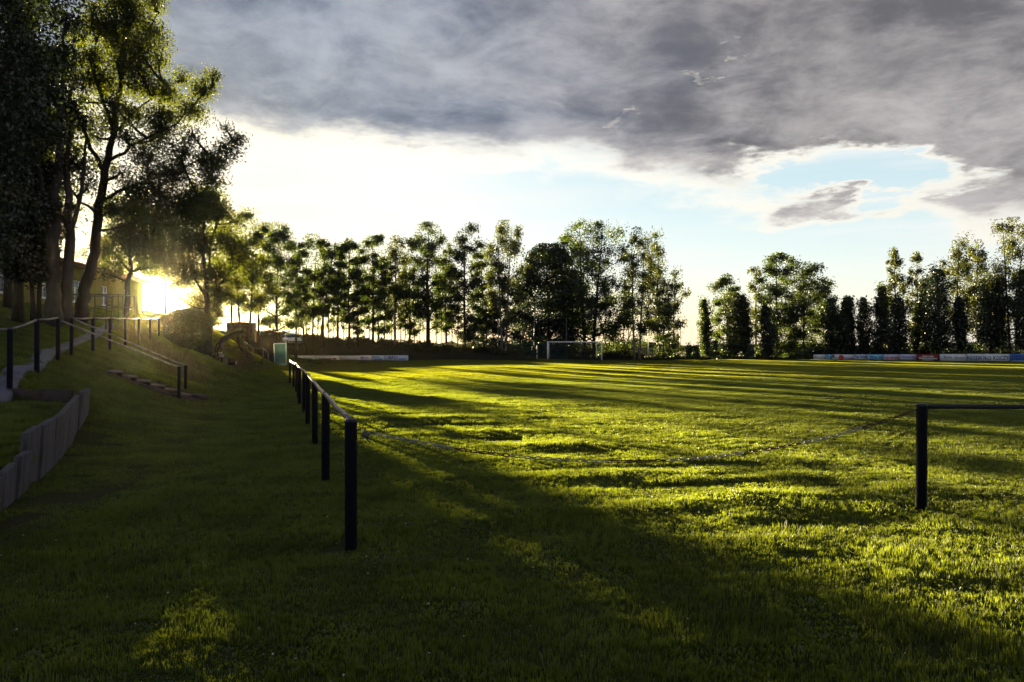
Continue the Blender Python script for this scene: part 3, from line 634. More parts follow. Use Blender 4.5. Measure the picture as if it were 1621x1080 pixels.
t = thing('lawn_railing', 'navy tube railing running back along upper lawn behind the stair', 'railing', (-12.2,21,1.28)); t['_o'] = tuple(t.location)
LP = [(-12.20,21,1.28),(-13.05,23.6,1.37),(-13.95,26.3,1.45),(-14.85,29.1,1.52),(-15.75,32,1.6),(-16.7,35,1.68),(-17.7,38,1.8)]; tp = []
for x, y, z in LP: o, zt = round_post('post', x, y, 1.05, .05, t, z); tp.append((x, y, zt))
for a, b in zip(tp[:-1], tp[1:]):
    mb = MB(); mb.tube([np.array(a)+(0,0,-.02), (np.array(a)+np.array(b))/2+(0,0,-.04), np.array(b)+(0,0,-.02)], .024, 10); mb.build('rail', M['rail'], t, True)
# stair
T0 = Vector((-11.95,20.25,1.24)); T1 = Vector((-9.62,22.3,.02)); T0 = T0.lerp(T1, .30); dv = T1-T0; dh = Vector((dv.x, dv.y, 0)).normalized(); sd = Vector((-dh.y, dh.x, 0)); ang = math.atan2(dh.y, dh.x)
t = thing('bank_stair', 'short timber stair with dark side boards going down grassy bank', 'stairs', tuple(T1)); t['_o'] = tuple(t.location)
NS = 6; run = Vector((dv.x, dv.y, 0)).length/NS; rise = -dv.z/NS
for i in range(NS):
    c = T0 + dh*(run*(i+.5)); zt = T0.z - rise*(i+.35) + .045
    mb = MB(); mb.box((c.x, c.y, zt-.03), (run*1.02, 1.12, .055), rz=ang+random.uniform(-.03,.03)); mb.build('tread', M['tread'], t)
    mb = MB(); e = c + dh*(run*.5-.03); mb.box((e.x, e.y, zt-.06-rise*.5), (.045, 1.10, rise+.05), rz=ang); mb.build('riser', M['step'], t)
for s in (-1, 1):
    a = T0 + sd*(s*.6) + Vector((0,0,-.16 if s < 0 else .06)) - dh*.1; b = T1 + sd*(s*.6) + Vector((0,0,-.16 if s < 0 else .04)) + dh*.25
    for k2 in range(3):
        p0 = a.lerp(b, k2/3+.004); p1 = a.lerp(b, (k2+1)/3-.004); mb = MB(); mb.beam(p0, p1, .07, .22); mb.build('side_board', M['step'], t)
mb = MB(); e = T1 + dh*.32; mb.box((e.x, e.y, .03), (.3, 1.25, .12), rz=ang); mb.build('foot_slab', M['step'], t)

# ------------------------------------------------------------------ trees
def leaves(mb, P, size, r, droop=0.0, aspect=.62):
    n = len(P)
    u = r.normal(size=(n,3)); u[:,2] -= droop; u /= np.linalg.norm(u, axis=1)[:,None]
    v = r.normal(size=(n,3)); v -= (v*u).sum(1)[:,None]*u; v /= np.linalg.norm(v, axis=1)[:,None]
    s = (size*r.uniform(.6, 1.3, n))[:,None]
    a = P - u*s*.5; b = P + v*s*aspect*.5; c = P + u*s*.5; d = P - v*s*aspect*.5
    V = np.stack([a, b, c, d], 1).reshape(-1, 3); k = np.arange(n)*4
    mb.add(V, np.stack([k, k+1, k+2, k+3], 1))
def prof(kind, t):
    return np.maximum(.04, prof0(kind, t))
def prof0(kind, t):
    if kind == 'broad': return np.sqrt(np.maximum(0, 1-((t-.45)/.58)**2))*.98+.04
    if kind == 'oval': return np.sin(np.clip(t, 0, 1)**.8*math.pi*.93+.12)**.7 + .04
    if kind == 'birch': return (.35+.75*np.sin(np.clip(t,0,1)*math.pi*.9+.25))*(1-.35*t)
    if kind == 'poplar': return np.clip(t+.07, 0, 1)**.35*np.clip(1.03-t, 0, 1)**.42*1.15
    if kind == 'spruce': return (1.02-t)**.9
    if kind == 'dome': return np.sqrt(np.maximum(0, 1-(np.maximum(t,0)*.97)**2))
def tree(name, label, cat, base, H, lo, Wd, kind, seed, nleaf, leaf, tr, m='leaf', bark='bark', lean=(0,0), limbs=None, rough=.35, clump=.12, droop=.3, group=None, trunks=1, spread=.5, bend=.03, rise=None, filler=.12, top_out=.96):
    """trunk with limbs and twigs (part trunk) and clumps of leaves round the twig ends (part crown)"""
    r = np.random.default_rng(seed); base = np.array(base, float); base[2] -= .12
    t = thing(name, label, cat, tuple(base), group=group); t['_o'] = tuple(base)
    tk = MB(); cl = []; limbs = limbs or int(14+Wd*3)
    ztop = H*top_out
    for q_ in range(trunks):
        off = np.array((0,0,0.)) if trunks == 1 else np.array(((q_-(trunks-1)/2)*spread, r.uniform(-.2,.2), 0))
        ln = np.array((lean[0] + off[0]*1.2, lean[1] + off[1], 0))
        n = 10; hs = np.linspace(0, 1, n); wob = np.cumsum(r.normal(0, bend*H/n*1.5, (n,2)), axis=0)
        T = np.stack([base[0]+off[0]*.5+ln[0]*hs**1.2+wob[:,0]*hs, base[1]+off[1]*.5+ln[1]*hs+wob[:,1]*hs, base[2]+ztop*hs], 1)
        rr = tr*(1-hs*.93)**.8 * (1 if trunks == 1 else .75); rr[0] *= 1.35
        tk.tube(T, rr, 9 if tr > .25 else 7)
        for i in range(limbs//trunks):
            tt = (i + r.uniform(.1,.9))/(limbs//trunks); az_ = i*2.39996 + r.uniform(-.5,.5) + q_
            R_ = Wd*float(prof(kind, np.array(tt)))*(1-rough + rough*1.6*r.uniform(0,1)**.8)
            ze = lo + tt*(H-lo)*.97 + r.normal(0, .03*H)*(kind != 'spruce')
            ri = (rise if rise is not None else .55)*R_ * r.uniform(.7,1.2)
            zs = max(lo*.75, ze-ri); zs = min(zs, ztop*.97)
            c0 = np.array([np.interp(zs/ztop, hs, T[:,j]) for j in range(3)]); r0 = float(np.interp(zs/ztop, hs, rr))
            e = np.array((c0[0]+math.cos(az_)*R_, c0[1]+math.sin(az_)*R_, base[2]+ze))
            mid = (c0*.5+e*.5) + np.array((0,0,(.10 if kind != 'spruce' else -.02)*R_)) + r.normal(0, .06*R_+.01, 3)
            S_ = np.linspace(0, 1, 6)[:,None]; Lp = (1-S_)**2*c0 + 2*S_*(1-S_)*mid + S_**2*e
            tk.tube(Lp, np.maximum(.012, min(r0*.55, .03*R_+.03)*(1-S_[:,0]*.85)), 5, caps=False)
            nt = 2 + int(R_*1.2)
            for w in range(nt):
                s = r.uniform(.3, 1.0); p = (1-s)**2*c0 + 2*s*(1-s)*mid + s**2*e
                dvec = r.normal(size=3); dvec[2] = dvec[2]*.6 + (.25 if kind != 'birch' else -.25); dvec /= np.linalg.norm(dvec)
                ll = (.16*Wd+.25)*r.uniform(.5,1.4)*(1.1-s*.4); e2 = p + dvec*ll
                if w % 2 == 0: tk.tube([p, (p+e2)/2+r.normal(0,.03,3), e2], [.02+.004*R_, .012, .006], 3, caps=False)
                cl.append((e2, r.uniform(.5,1.3))); cl.append(((p+e2)/2, .4))
            cl.append((e, 1.2))
    cc = np.array([c[0] for c in cl]); ww = np.array([c[1] for c in cl]); ww /= ww.sum()
    k = r.choice(len(cc), int(nleaf*(1-filler)), p=ww); sg = clump*Wd+.10
    sgc = sg*r.uniform(.35, 1.15, len(cc))
    P = cc[k] + np.clip(r.normal(size=(len(k),3)), -1.9, 1.9)*sgc[k][:,None]*np.array((1,1,.75 if kind not in ('poplar','birch') else 1.25))
    nf = nleaf - len(k)
    tt = r.uniform(0, 1, nf); a_ = r.uniform(0, 6.283, nf); R_ = Wd*prof(kind, tt)*np.sqrt(r.uniform(0,1,nf))*.9
    P2 = np.stack([base[0]+lean[0]*((lo+tt*(H-lo))/H)+np.cos(a_)*R_, base[1]+lean[1]*((lo+tt*(H-lo))/H)+np.sin(a_)*R_, base[2]+lo+tt*(H-lo)], 1)
    P = np.vstack([P, P2]); P = P[P[:,2] > base[2] + .35*lo]
    lv = MB(); leaves(lv, P, leaf, r, droop)
    tk.build('trunk', M[bark], t, True); o = lv.build('crown', M[m], t)
    return t
def ptree(px, d, ytop, ylo, hw, kind, label, seed, name='deciduous_tree', cat='tree', n=5200, m='leaf', bark='bark', leaf=None, tr=None, zb=None, **kw):
    x = at(px, d); zb = gz(x, d) if zb is None else zb; H = zat(ytop, d)-zb; lo = max(.2, min(zat(ylo + (30 if kind in ('broad','oval','birch') and d > 80 else 0), d), zat(ytop, d)-1.5)-zb)
    return tree(name, label, cat, (x, d, zb), H, lo, hw/F*d*.95, kind, seed, n, leaf or .0023*d+.015, tr or .010*H+.03, m, bark, **kw)

# --- left side, near
tree('hornbeam_tree', 'tall dense dark tree filling upper left corner of the view', 'tree', (at(-35,21), 21, gz(at(-35,21),21)), 19, 3.0, 2.15, 'oval', 101, 60000, .12, .24, 'leafhorn', 'bark', limbs=60, clump=.16, filler=.4, rough=.25)
tree('hornbeam_tree', 'dark leafy tree with short trunk at the left edge behind the railing', 'tree', (at(28,24.5), 24.5, gz(at(28,24.5),24.5)), 11.0, 1.45, 1.05, 'oval', 102, 30000, .11, .16, 'leafhorn', 'bark', limbs=40, clump=.2, filler=.4, rough=.25)
tree('hornbeam_tree', 'slim dark tree just left of the big double trunk', 'tree', (at(58,26.5), 26.5, gz(at(58,26.5),26.5)), 8.2, 1.5, .85, 'oval', 103, 16000, .12, .11, 'leafhorn', 'bark', limbs=30, clump=.2, filler=.4, rough=.3, trunks=2, spread=.4)
tree('hornbeam_tree', 'dark tree with bare foot beside yellow wall at far left', 'tree', (at(12,28), 28, gz(at(12,28),28)), 9.5, 1.7, 1.2, 'oval', 104, 16000, .13, .15, 'leafhorn', 'bark', limbs=30, clump=.2, filler=.4, rough=.3)
# big double trunk
def explicit_tree(name, label, base, stems, lobes, nleaf, leaf, m, bark, seed, twigs=14):
    """stems: lists of (px, py, d, radius); lobes: (px, py, d, radius px, weight)"""
    r = np.random.default_rng(seed); t = thing(name, label, 'tree', base); t['_o'] = base; tk = MB(); allp = []
    for st in stems:
        P = np.array([(at(a, d), d, zat(b, d)) for a, b, d, _ in st]); rad = np.array([s[3] for s in st])*.72
        u = np.linspace(0, len(st)-1, (len(st)-1)*4+1)
        Pi = np.stack([np.interp(u, range(len(st)), P[:,j]) for j in range(3)], 1); 
        Pi[1:-1] += r.normal(0, .02, Pi[1:-1].shape)*1.5; ri = np.interp(u, range(len(st)), rad)
        tk.tube(Pi, ri, 10 if rad[0] > .15 else 6); allp.append(Pi[len(Pi)//4:])
    ap = np.vstack(allp); cc = []; sg = []; ww = []
    for a, b, d, rp, w in lobes:
        c = np.array((at(a, d), d, zat(b, d))); Rw = rp/F*d
        src = ap[np.argmin(np.linalg.norm(ap - (c - np.array((0,0,Rw*.8))), axis=1))]
        mid = (src+c)/2 + np.array((0,0,-.12*np.linalg.norm(c-src))) + r.normal(0,.1,3)
        S_ = np.linspace(0,1,6)[:,None]; Lp = (1-S_)**2*src + 2*S_*(1-S_)*mid + S_**2*c; tk.tube(Lp, .045*(1-S_[:,0])+.014, 5, caps=False)
        for i in range(twigs):
            v = r.normal(size=3); v /= np.linalg.norm(v); e = c + v*Rw*r.uniform(.35, 1.0)*np.array((1,.9,.75)); s0 = Lp[r.integers(2,6)]
            tk.tube([s0, (s0+e)/2 + r.normal(0,.05,3), e], [.018,.011,.005], 3, caps=False)
            for _ in range(2): cc.append(s0 + (e-s0)*r.uniform(.5,1.05) + r.normal(0,.08*Rw,3)); sg.append(.19*Rw+.09); ww.append(w*Rw**2*r.uniform(.3,1.5))
    cc = np.array(cc); sg = np.array(sg); ww = np.array(ww); ww /= ww.sum(); k = r.choice(len(cc), nleaf, p=ww)
    P = cc[k] + np.clip(r.normal(size=(nleaf,3)), -1.8, 1.8)*sg[k][:,None]*np.array((1.1,1.1,.9))
    lv = MB(); leaves(lv, P, leaf, r, .2); tk.build('trunk', M[bark], t, True); lv.build('crown', M[m], t); return t
bx = (at(85,24), 24, 1.9)
explicit_tree('ash_tree', 'thick pale double trunk rising behind the railing at left', bx,
  [[(82,512,24,.42),(84,470,24,.30),(85,400,24,.27),(86,330,24.1,.22),(92,230,24.2,.15),(98,120,24.3,.09),(102,40,24.4,.04)],
   [(102,512,24.4,.34),(104,470,24.4,.26),(108,400,24.5,.22),(108,330,24.5,.17),(104,250,24.6,.11),(120,160,24.6,.05)],
   [(84,400,24,.12),(72,330,23.8,.09),(60,240,23.6,.05)], [(110,380,24.5,.12),(128,300,24.8,.08),(136,220,25,.05)]],
  [(95,90,24.5,32,.8),(70,200,24,36,1),(108,170,25,30,.7),(60,330,23.8,34,1.2),(118,260,25,28,.6),(84,270,24.4,26,.5),(100,30,24.5,28,.6),(50,120,24,40,1.1),(60,420,24,26,.8)], 14000, .115, 'leafhorn', 'barkgrey', 201)
big = (at(128,26), 26, 2.2)
explicit_tree('maple_tree', 'tall leaning maple with golden backlit crown, left of the sun', big,
  [[(126,508,26,.34),(134,460,26,.26),(148,400,26,.23),(158,330,26,.20),(166,270,26,.175),(180,200,26.2,.13),(196,100,26.3,.09),(206,10,26.4,.055),(210,-40,26.4,.02)],
   [(166,275,26,.11),(140,225,25.6,.08),(118,175,25.2,.05),(100,130,25,.03)],
   [(178,205,26.2,.08),(150,120,26,.05),(148,50,26,.025)],
   [(170,255,26,.085),(220,225,25.8,.06),(280,195,25.6,.04),(330,140,25.4,.02)],
   [(160,318,26,.085),(215,290,26,.06),(290,265,26,.04),(370,225,26,.018)],
   [(176,215,26,.075),(225,165,26.5,.05),(280,130,26.8,.025)],
   [(196,105,26.3,.06),(235,60,26.5,.035),(250,20,26.5,.02)],
   [(156,340,26,.07),(120,310,25.4,.05),(90,280,25,.03)]],
  [(205,20,26.4,36,1.1),(235,55,26.5,32,1.2),(165,40,26,34,1),(190,70,26.4,36,1.1),(140,85,25.8,30,.9),(250,95,26.4,20,.8),(215,110,26.2,36,1.1),(160,130,26,36,1),(120,120,25.2,30,.7),
   (290,125,26.8,17,.7),(268,150,26.4,24,.9),(322,140,25.4,20,1.3),(335,120,25.4,12,1.2),(305,175,25.6,26,1),(255,185,25.8,32,1),(210,180,26,30,.9),(170,190,26.4,28,.7),(130,190,25.6,28,.7),
   (360,240,26,22,.7),(376,220,26,13,1.1),(330,255,26,28,.9),(290,235,26,28,.8),(280,275,26,34,1),(235,245,26,30,.8),(340,285,26,24,.7),(225,300,26,34,.9),(190,270,26.4,26,.5),(110,230,25,26,.5),
   (140,290,25.4,24,.4),(180,330,26,26,.5),(270,320,26,36,.9),(320,315,26,32,.8),(110,330,25.4,22,.4),(215,350,26,30,.5),(355,200,26,10,.35),(185,45,27,24,1),(120,60,26.6,20,.6),(220,70,25,26,1),(175,160,24.6,24,.8),(240,140,27.2,24,.9),(200,215,25,22,.7),(150,215,27,20,.6),(255,215,27,24,.8),(300,210,24.8,16,.6),(215,140,27.5,20,.8),(130,155,27,20,.6),(185,95,24.8,22,.9),(160,255,27,20,.5),(235,275,24.8,22,.6),(345,262,27,16,.6),(250,335,24.8,22,.6),(300,345,27,22,.6),(195,-5,26,30,1),(240,5,27,22,.9),(150,15,25.5,22,.8)], 78000, .082, 'leafbig', 'bark', 202, twigs=15)
# trees round the sun, behind the crest
explicit_tree('linden_tree', 'slender linden with pale trunk just left of the sun', (at(203,34), 34, 2.7),
  [[(198,506,34,.20),(202,460,34,.15),(206,400,34,.12),(212,340,34,.07),(215,300,34,.03)],[(204,430,34,.07),(180,400,34,.045),(165,385,34,.02)],[(206,405,34,.07),(235,375,34,.03)]],
  [(212,330,34,30,1),(190,365,34,28,.8),(235,365,34.5,28,.9),(170,395,34,22,.6),(205,395,34,24,.6),(245,400,34.5,22,.6),(258,345,34,26,.8),(160,430,34.2,18,.4),(232,420,34.5,14,.3),(225,385,34.6,26,.8),(262,400,34.6,24,.8),(180,330,34,24,.7),(245,425,34.6,16,.5),(185,420,34.4,20,.5)], 17000, .125, 'leafbig', 'bark', 203)
explicit_tree('maple_tree', 'broad maple with low dark crown right of the sun, above round bush', (at(326,46), 46, 2.3),
  [[(328,528,46,.30),(327,500,46,.24),(326,460,46,.21),(322,400,46,.14),(322,330,46,.06)],[(327,475,46,.12),(300,430,46,.08),(265,400,46,.03)],[(327,480,46,.11),(350,450,46,.08),(375,410,46,.03)],[(326,450,46,.1),(335,380,46,.06),(345,330,46,.03)]],
  [(325,310,46,28,1),(300,340,46,34,1.2),(345,335,46,34,1.2),(275,380,46,34,1.2),(315,385,45,38,1.3),(360,380,46,34,1.2),(258,415,46,28,1),(295,430,46,32,1.1),(340,430,46,30,1),(380,415,46,24,.8),(375,350,46,18,.5),(306,468,46,16,.5),(290,475,46,12,.3),(275,450,46,16,.6),(345,462,46,20,.7),(378,445,46,20,.7),(362,468,46,14,.35),(352,470,46,10,.2)], 30000, .15, 'leafbig', 'bark', 204)
ptree(262, 60, 345, 432, 56, 'broad', 'tree crown showing directly above the sun glare', 301, n=15000, m='leafbig', zb=2.5, leaf=.17)
ptree(334, 52, 430, 512, 24, 'oval', 'small low crowned tree between round bush and brown shed', 303, n=8500, m='leafbig', leaf=.14)
ptree(168, 62, 372, 470, 40, 'broad', 'tree behind the yellow building roof', 302, n=5000, m='leafbig', zb=2.9, leaf=.18)
for i, (px, d, yt, yl, hw, kd, kw, lb) in enumerate([
  (388, 70, 338, 482, 38, 'broad', dict(m='leafbig', n=9000, trunks=2, spread=1.2), 'open crowned tree above small brown shed'),
  (366, 74, 372, 480, 24, 'broad', dict(m='leafbig', n=4600), 'small tree left of the brown shed tree'),
  (410, 80, 400, 492, 19, 'oval', dict(m='leafbig', n=2400), 'short slim tree right of the brown shed'),
  (437, 86, 350, 480, 38, 'broad', dict(n=7600, trunks=1), 'tall tree directly left of the parked car'),
  (468, 90, 400, 490, 22, 'oval', dict(n=3600), 'short tree behind the parked car'),
  (494, 92, 368, 470, 32, 'broad', dict(n=6400, trunks=3, spread=1.6), 'cluster stemmed tree right of the parked car'),
  (511, 97, 376, 470, 16, 'oval', dict(n=3000), 'narrow tree left of the gap above the cream boards'),
  (534, 98, 382, 470, 18, 'birch', dict(n=2600), 'thin sparse tree in gap above the cream boards'),
  (553, 98, 376, 480, 24, 'oval', dict(n=5200), 'upright leafy tree above the swoosh board'),
  (566, 101, 402, 500, 17, 'oval', dict(n=3000), 'short tree between the two upright leafy trees'),
  (590, 100, 372, 460, 27, 'broad', dict(n=4600), 'tree with round top above blue lettered board'),
  (604, 104, 410, 500, 18, 'oval', dict(n=3000, trunks=2, spread=1.2), 'low twin stemmed tree above the board joint'),
  (625, 102, 371, 460, 25, 'birch', dict(n=3400, m='leafbirch', bark='birchbark'), 'airy birch above the right end of left boards'),
  (648, 106, 400, 500, 20, 'oval', dict(n=3400), 'modest tree just past the end of left boards'),
  (677, 100, 350, 480, 38, 'broad', dict(n=8200, tr=.30), 'large full tree with stout trunk left of middle'),
  (706, 106, 395, 500, 18, 'oval', dict(n=3200), 'narrow tree tucked beside the stout trunked tree'),
  (735, 101, 361, 505, 33, 'broad', dict(n=7600, m='leafpoplar'), 'dense tree between stout tree and drooping birch'),
  (764, 108, 392, 505, 18, 'oval', dict(n=3200), 'narrow tree behind the drooping birch'),
  (797, 103, 346, 480, 34, 'birch', dict(n=7000, m='leafbirch', bark='birchbark', droop=1.0, trunks=2, spread=1.0), 'tall drooping birch left of the dark round tree'),
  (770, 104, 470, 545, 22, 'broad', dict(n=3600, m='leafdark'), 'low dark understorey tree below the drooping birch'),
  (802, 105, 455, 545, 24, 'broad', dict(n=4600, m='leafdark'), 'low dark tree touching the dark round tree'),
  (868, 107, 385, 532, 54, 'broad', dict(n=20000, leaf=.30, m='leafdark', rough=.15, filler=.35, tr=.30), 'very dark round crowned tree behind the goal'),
  (932, 104, 351, 500, 56, 'broad', dict(n=10500, trunks=2, spread=2.0, tr=.34), 'broad light tree rising over right goal post'),
  (905, 110, 360, 480, 30, 'broad', dict(n=5000), 'tall crown between dark round tree and broad tree'),
  (975, 104, 468, 535, 34, 'broad', dict(n=3200, trunks=3, spread=2.0), 'small spreading tree right of the goal'),
  (1008, 101, 358, 490, 32, 'birch', dict(n=6400, m='leafbirch', bark='birchbark', trunks=2, spread=1.4, tr=.22), 'twin stemmed tall birch right of the goal'),
  (1040, 103, 388, 500, 27, 'birch', dict(n=4200, m='leafbirch', bark='birchbark', droop=1.0), 'hanging birch right of the twin birch'),
  (1066, 102, 430, 520, 20, 'birch', dict(n=2600, m='leafbirch', bark='birchbark', droop=1.2), 'last weeping birch before the open gap'),
  (1050, 99, 470, 540, 20, 'oval', dict(n=1900), 'small young tree under the weeping birches'),
  # right hand group
  (1118, 104, 473, 560, 13, 'poplar', dict(n=3000, m='leaf', filler=.3), 'short columnar poplar at left end of right grove'),
  (1150, 106, 432, 540, 28, 'oval', dict(n=5600, droop=.8), 'drooping leafy tree second in the right grove'),
  (1160, 101, 462, 560, 14, 'poplar', dict(n=3000, m='leafpoplar', filler=.4), 'dark column poplar in front of drooping leafy tree'),
  (1181, 101, 466, 560, 14, 'poplar', dict(n=3200, m='leafpoplar', filler=.4), 'dark column poplar left of the tall grove tree'),
  (1196, 107, 420, 510, 17, 'birch', dict(n=2000, m='leafbirch', bark='birchbark'), 'wispy birch left of the tall grove tree'),
  (1229, 106, 399, 545, 34, 'oval', dict(n=9000, rough=.3), 'tallest bushy tree of the middle right grove'),
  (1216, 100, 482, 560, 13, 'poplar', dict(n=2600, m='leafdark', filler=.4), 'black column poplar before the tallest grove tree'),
  (1272, 106, 413, 550, 44, 'broad', dict(n=11500, rough=.25), 'wide bushy tree right of the tallest grove tree'),
  (1303, 108, 455, 555, 26, 'broad', dict(n=4200), 'sloping shoulder tree above first right boards'),
  (1316, 103, 472, 560, 11, 'poplar', dict(n=2600, m='leafdark', filler=.4), 'first of the small dark poplars above right boards'),
  (1332, 102, 470, 560, 11, 'poplar', dict(n=2600, m='leafpoplar', filler=.4), 'second small dark poplar, above the red disc board'),
  (1347, 103, 468, 560, 12, 'poplar', dict(n=2600, m='leafdark', filler=.4), 'third small dark poplar, above plain blue text'),
  (1366, 102, 470, 560, 12, 'poplar', dict(n=2600, m='leafpoplar', filler=.4), 'fourth small poplar, left of a narrow sky gap'),
  (1392, 100, 452, 560, 12, 'poplar', dict(n=3200, m='leafpoplar', filler=.4), 'pointed poplar right of the narrow sky gap'),
  (1405, 104, 458, 555, 9, 'poplar', dict(n=2000, m='leafpoplar', filler=.4), 'very thin poplar beside the pointed one'),
  (1417, 106, 395, 470, 16, 'birch', dict(n=2800, m='leafbirch', bark='birchbark'), 'birch top rising over dark poplar left of red board'),
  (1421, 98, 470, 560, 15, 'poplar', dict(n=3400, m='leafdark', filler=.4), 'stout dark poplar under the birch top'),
  (1450, 105, 397, 500, 16, 'birch', dict(n=3000, m='leafbirch', bark='birchbark'), 'leaning wispy birch above the red board'),
  (1447, 98, 478, 558, 12, 'poplar', dict(n=2400, m='leafpoplar', filler=.4), 'low poplar just left of the red board'),
  (1466, 99, 440, 555, 12, 'poplar', dict(n=2800, m='leafpoplar', filler=.4), 'poplar standing directly over the red board'),
  (1487, 95, 425, 550, 20, 'poplar', dict(n=5600, m='leafdark', filler=.4, tr=.28), 'tall dark poplar with thick trunk right of red board'),
  (1516, 102, 378, 500, 30, 'birch', dict(n=5400, m='leafbirch', bark='bark'), 'open crowned tree above the big lettered board'),
  (1522, 94, 470, 550, 15, 'poplar', dict(n=3400, m='leafdark', filler=.4, tr=.24), 'dark poplar with stout stem behind big lettered board'),
  (1548, 103, 378, 490, 24, 'birch', dict(n=4200, m='leafbirch', bark='bark'), 'forked airy tree right of the open crowned tree'),
  (1566, 93, 440, 548, 22, 'poplar', dict(n=6000, m='leafdark', filler=.4, tr=.26), 'bulky dark poplar above the last board'),
  (1586, 95, 452, 550, 15, 'poplar', dict(n=3400, m='leafpoplar', filler=.4), 'poplar between bulky one and the right edge'),
  (1603, 92, 342, 470, 36, 'birch', dict(n=7600, m='leafbirch', bark='bark', trunks=2, spread=1.4), 'tallest tree at right edge with feathery crown'),
  (1621, 90, 425, 548, 18, 'poplar', dict(n=4600, m='leafpoplar', filler=.4), 'poplar cut by the right edge of view'),
  (1660, 92, 400, 540, 34, 'oval', dict(n=4000), 'tree just beyond the right edge of view'),
 ]):
    nm = {'birch': 'birch_tree', 'poplar': 'poplar_tree'}.get(kd, 'deciduous_tree')
    kw = dict(kw); n = int(kw.pop('n')*(2.0 if kd == 'birch' else 2.3))
    if kd == 'birch': kw.setdefault('rough', .55)
    if kd == 'poplar': kw.setdefault('rise', 2.2); kw.setdefault('limbs', 34); kw.setdefault('rough', .22+.35*((i*37) % 10)/10); kw.setdefault('clump', .15+.012*((i*13) % 10)); kw.setdefault('lean', (.5*math.sin(i*2.3), 0)); hw *= 1+.22*math.sin(i*1.7); kw.setdefault('bend', .05)
    ptree(px, d, yt, yl, hw*1.12, kd, lb, 400+i, name=nm, n=n, **kw)
# young spruces right of the gap
for px, d, yt, hw, lb in ((1092,100,545,9,'small young spruce at edge of the open gap'),(1102,98,548,8,'second small spruce left of the right grove'),(1131,97,538,10,'young spruce at foot of the drooping tree'),(1188,97,545,9,'young spruce between two column poplars'),(1535,93,545,12,'bright young tree behind the big lettered board')):
    ptree(px, d, yt, 566, hw, 'spruce', lb, int(px), name='young_spruce', n=1100, m='needle', tr=.05, rise=.0, filler=.3)
# thin bare stems in the wood edge
r_ = np.random.default_rng(55)
for i, px in enumerate([472,484,503,519,527,543,576,584,598,612,620,634,641,656,664,690,699,715,724,748,757,780,815,823,838,893,915,958,986,994]):
    d = r_.uniform(103, 112); yt = r_.uniform(405, 450); 
    ptree(px, d, yt, 490, r_.uniform(9, 14), 'birch', 'slim background stem with thin crown in the wood edge', 700+i, name='slim_tree', n=1100, tr=r_.uniform(.06,.10), group='slim trees standing in the wood edge')
# shrubs under the trees
def shrub(px, d, ytop, hw, label, seed, m='leafshrub', n=1500, group=None, leafs=None, zb=None, name='shrub', depth=1.0):
    x = at(px, d); zb = gz(x, d) if zb is None else zb; H = max(.5, zat(ytop, d)-zb); Wd = hw/F*d; r = np.random.default_rng(seed)
    t = thing(name, label, 'shrub', (x, d, zb-.05), group=group); t['_o'] = (x, d, zb-.05)
    k = 26; a = r.uniform(0, 6.283, k); rad = np.sqrt(r.uniform(0,1,k))*Wd*.85; tt = r.uniform(.05,1,k); hmx = np.sqrt(np.maximum(0,1-(rad/(Wd*1.05))**2))
    c = np.stack([x+np.cos(a)*rad, d+np.sin(a)*rad*depth, zb + tt*H*hmx*r.uniform(.75,1.08,k)], 1)
    P = c[r.integers(0, k, n)] + r.normal(size=(n,3))*np.array((Wd*.17,Wd*.17,H*.10)); P[:,2] = np.maximum(P[:,2], zb+.03)
    lv = MB(); leaves(lv, P, leafs or .0025*d, r, .1); st = MB()
    for j in range(7): st.tube([(x+r.uniform(-.15,.15), d+r.uniform(-.15,.15), zb-.1), (x+(c[j,0]-x)*.5, d+(c[j,1]-d)*.5, zb+(c[j,2]-zb)*.6), tuple(c[j])], [.04,.025,.01], 4, caps=False)
    st.build('stem', M['bark'], t); lv.build('foliage', M[m], t); return t
i = 0
for px in list(range(404, 660, 11)) + list(range(660, 850, 14)):
    d = 98+r_.uniform(0, 12); shrub(px+r_.uniform(-3,3), d, 520+(px-400)*.072+r_.uniform(-1, 6), r_.uniform(13,18), 'dark shrub in the undergrowth row on the bank behind left boards', 900+i, n=1500, group='undergrowth shrubs on the bank', leafs=.25); i += 1
for px, d, yt, hw, lb in ((858,104.5,546,14,'dark shrub behind the left goal post'),(884,104.5,545,14,'dark shrub seen through the goal mouth, left half'),(906,104,544,14,'light shrub seen through the goal mouth, centre'),(930,104.5,546,14,'dark shrub behind the right goal post'),
   (962,103,556,16,'low dark shrub right of the goal'),(985,103,552,16,'rounded dark shrub below small spreading tree'),(1006,104,555,12,'low shrub at foot of the twin birch'),(1040,104,557,14,'low shrub at foot of hanging birch'),(1064,103,556,14,'flat shrub left of the open gap'),
   (1145,103,555,14,'bright shrub between first right poplars'),(1205,103,552,14,'yellowish shrub at foot of wispy birch'),(1250,102,554,16,'sunlit shrub left of the first right board'),(1270,101,552,16,'sunlit shrub touching the first right board'),(1540,97,546,16,'yellow green shrub behind big lettered board')):
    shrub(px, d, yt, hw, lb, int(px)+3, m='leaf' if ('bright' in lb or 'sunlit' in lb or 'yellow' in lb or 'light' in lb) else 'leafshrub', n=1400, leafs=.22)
for j, px in enumerate(range(1295, 1640, 16)):
    shrub(px, 103-(px-1295)*.018, 552+r_.uniform(-5,4), 13, 'dark shrub in the undergrowth row behind the right boards', 1300+j, n=1300, group='undergrowth shrubs behind right boards', leafs=.22, m='leafdark')

shrub(317, 48, 497, 15, 'added shrub behind the round clipped bush, shading the near grass', 5150, n=4200, leafs=.13)  # added behind the bush to keep low sun off the foreground grass
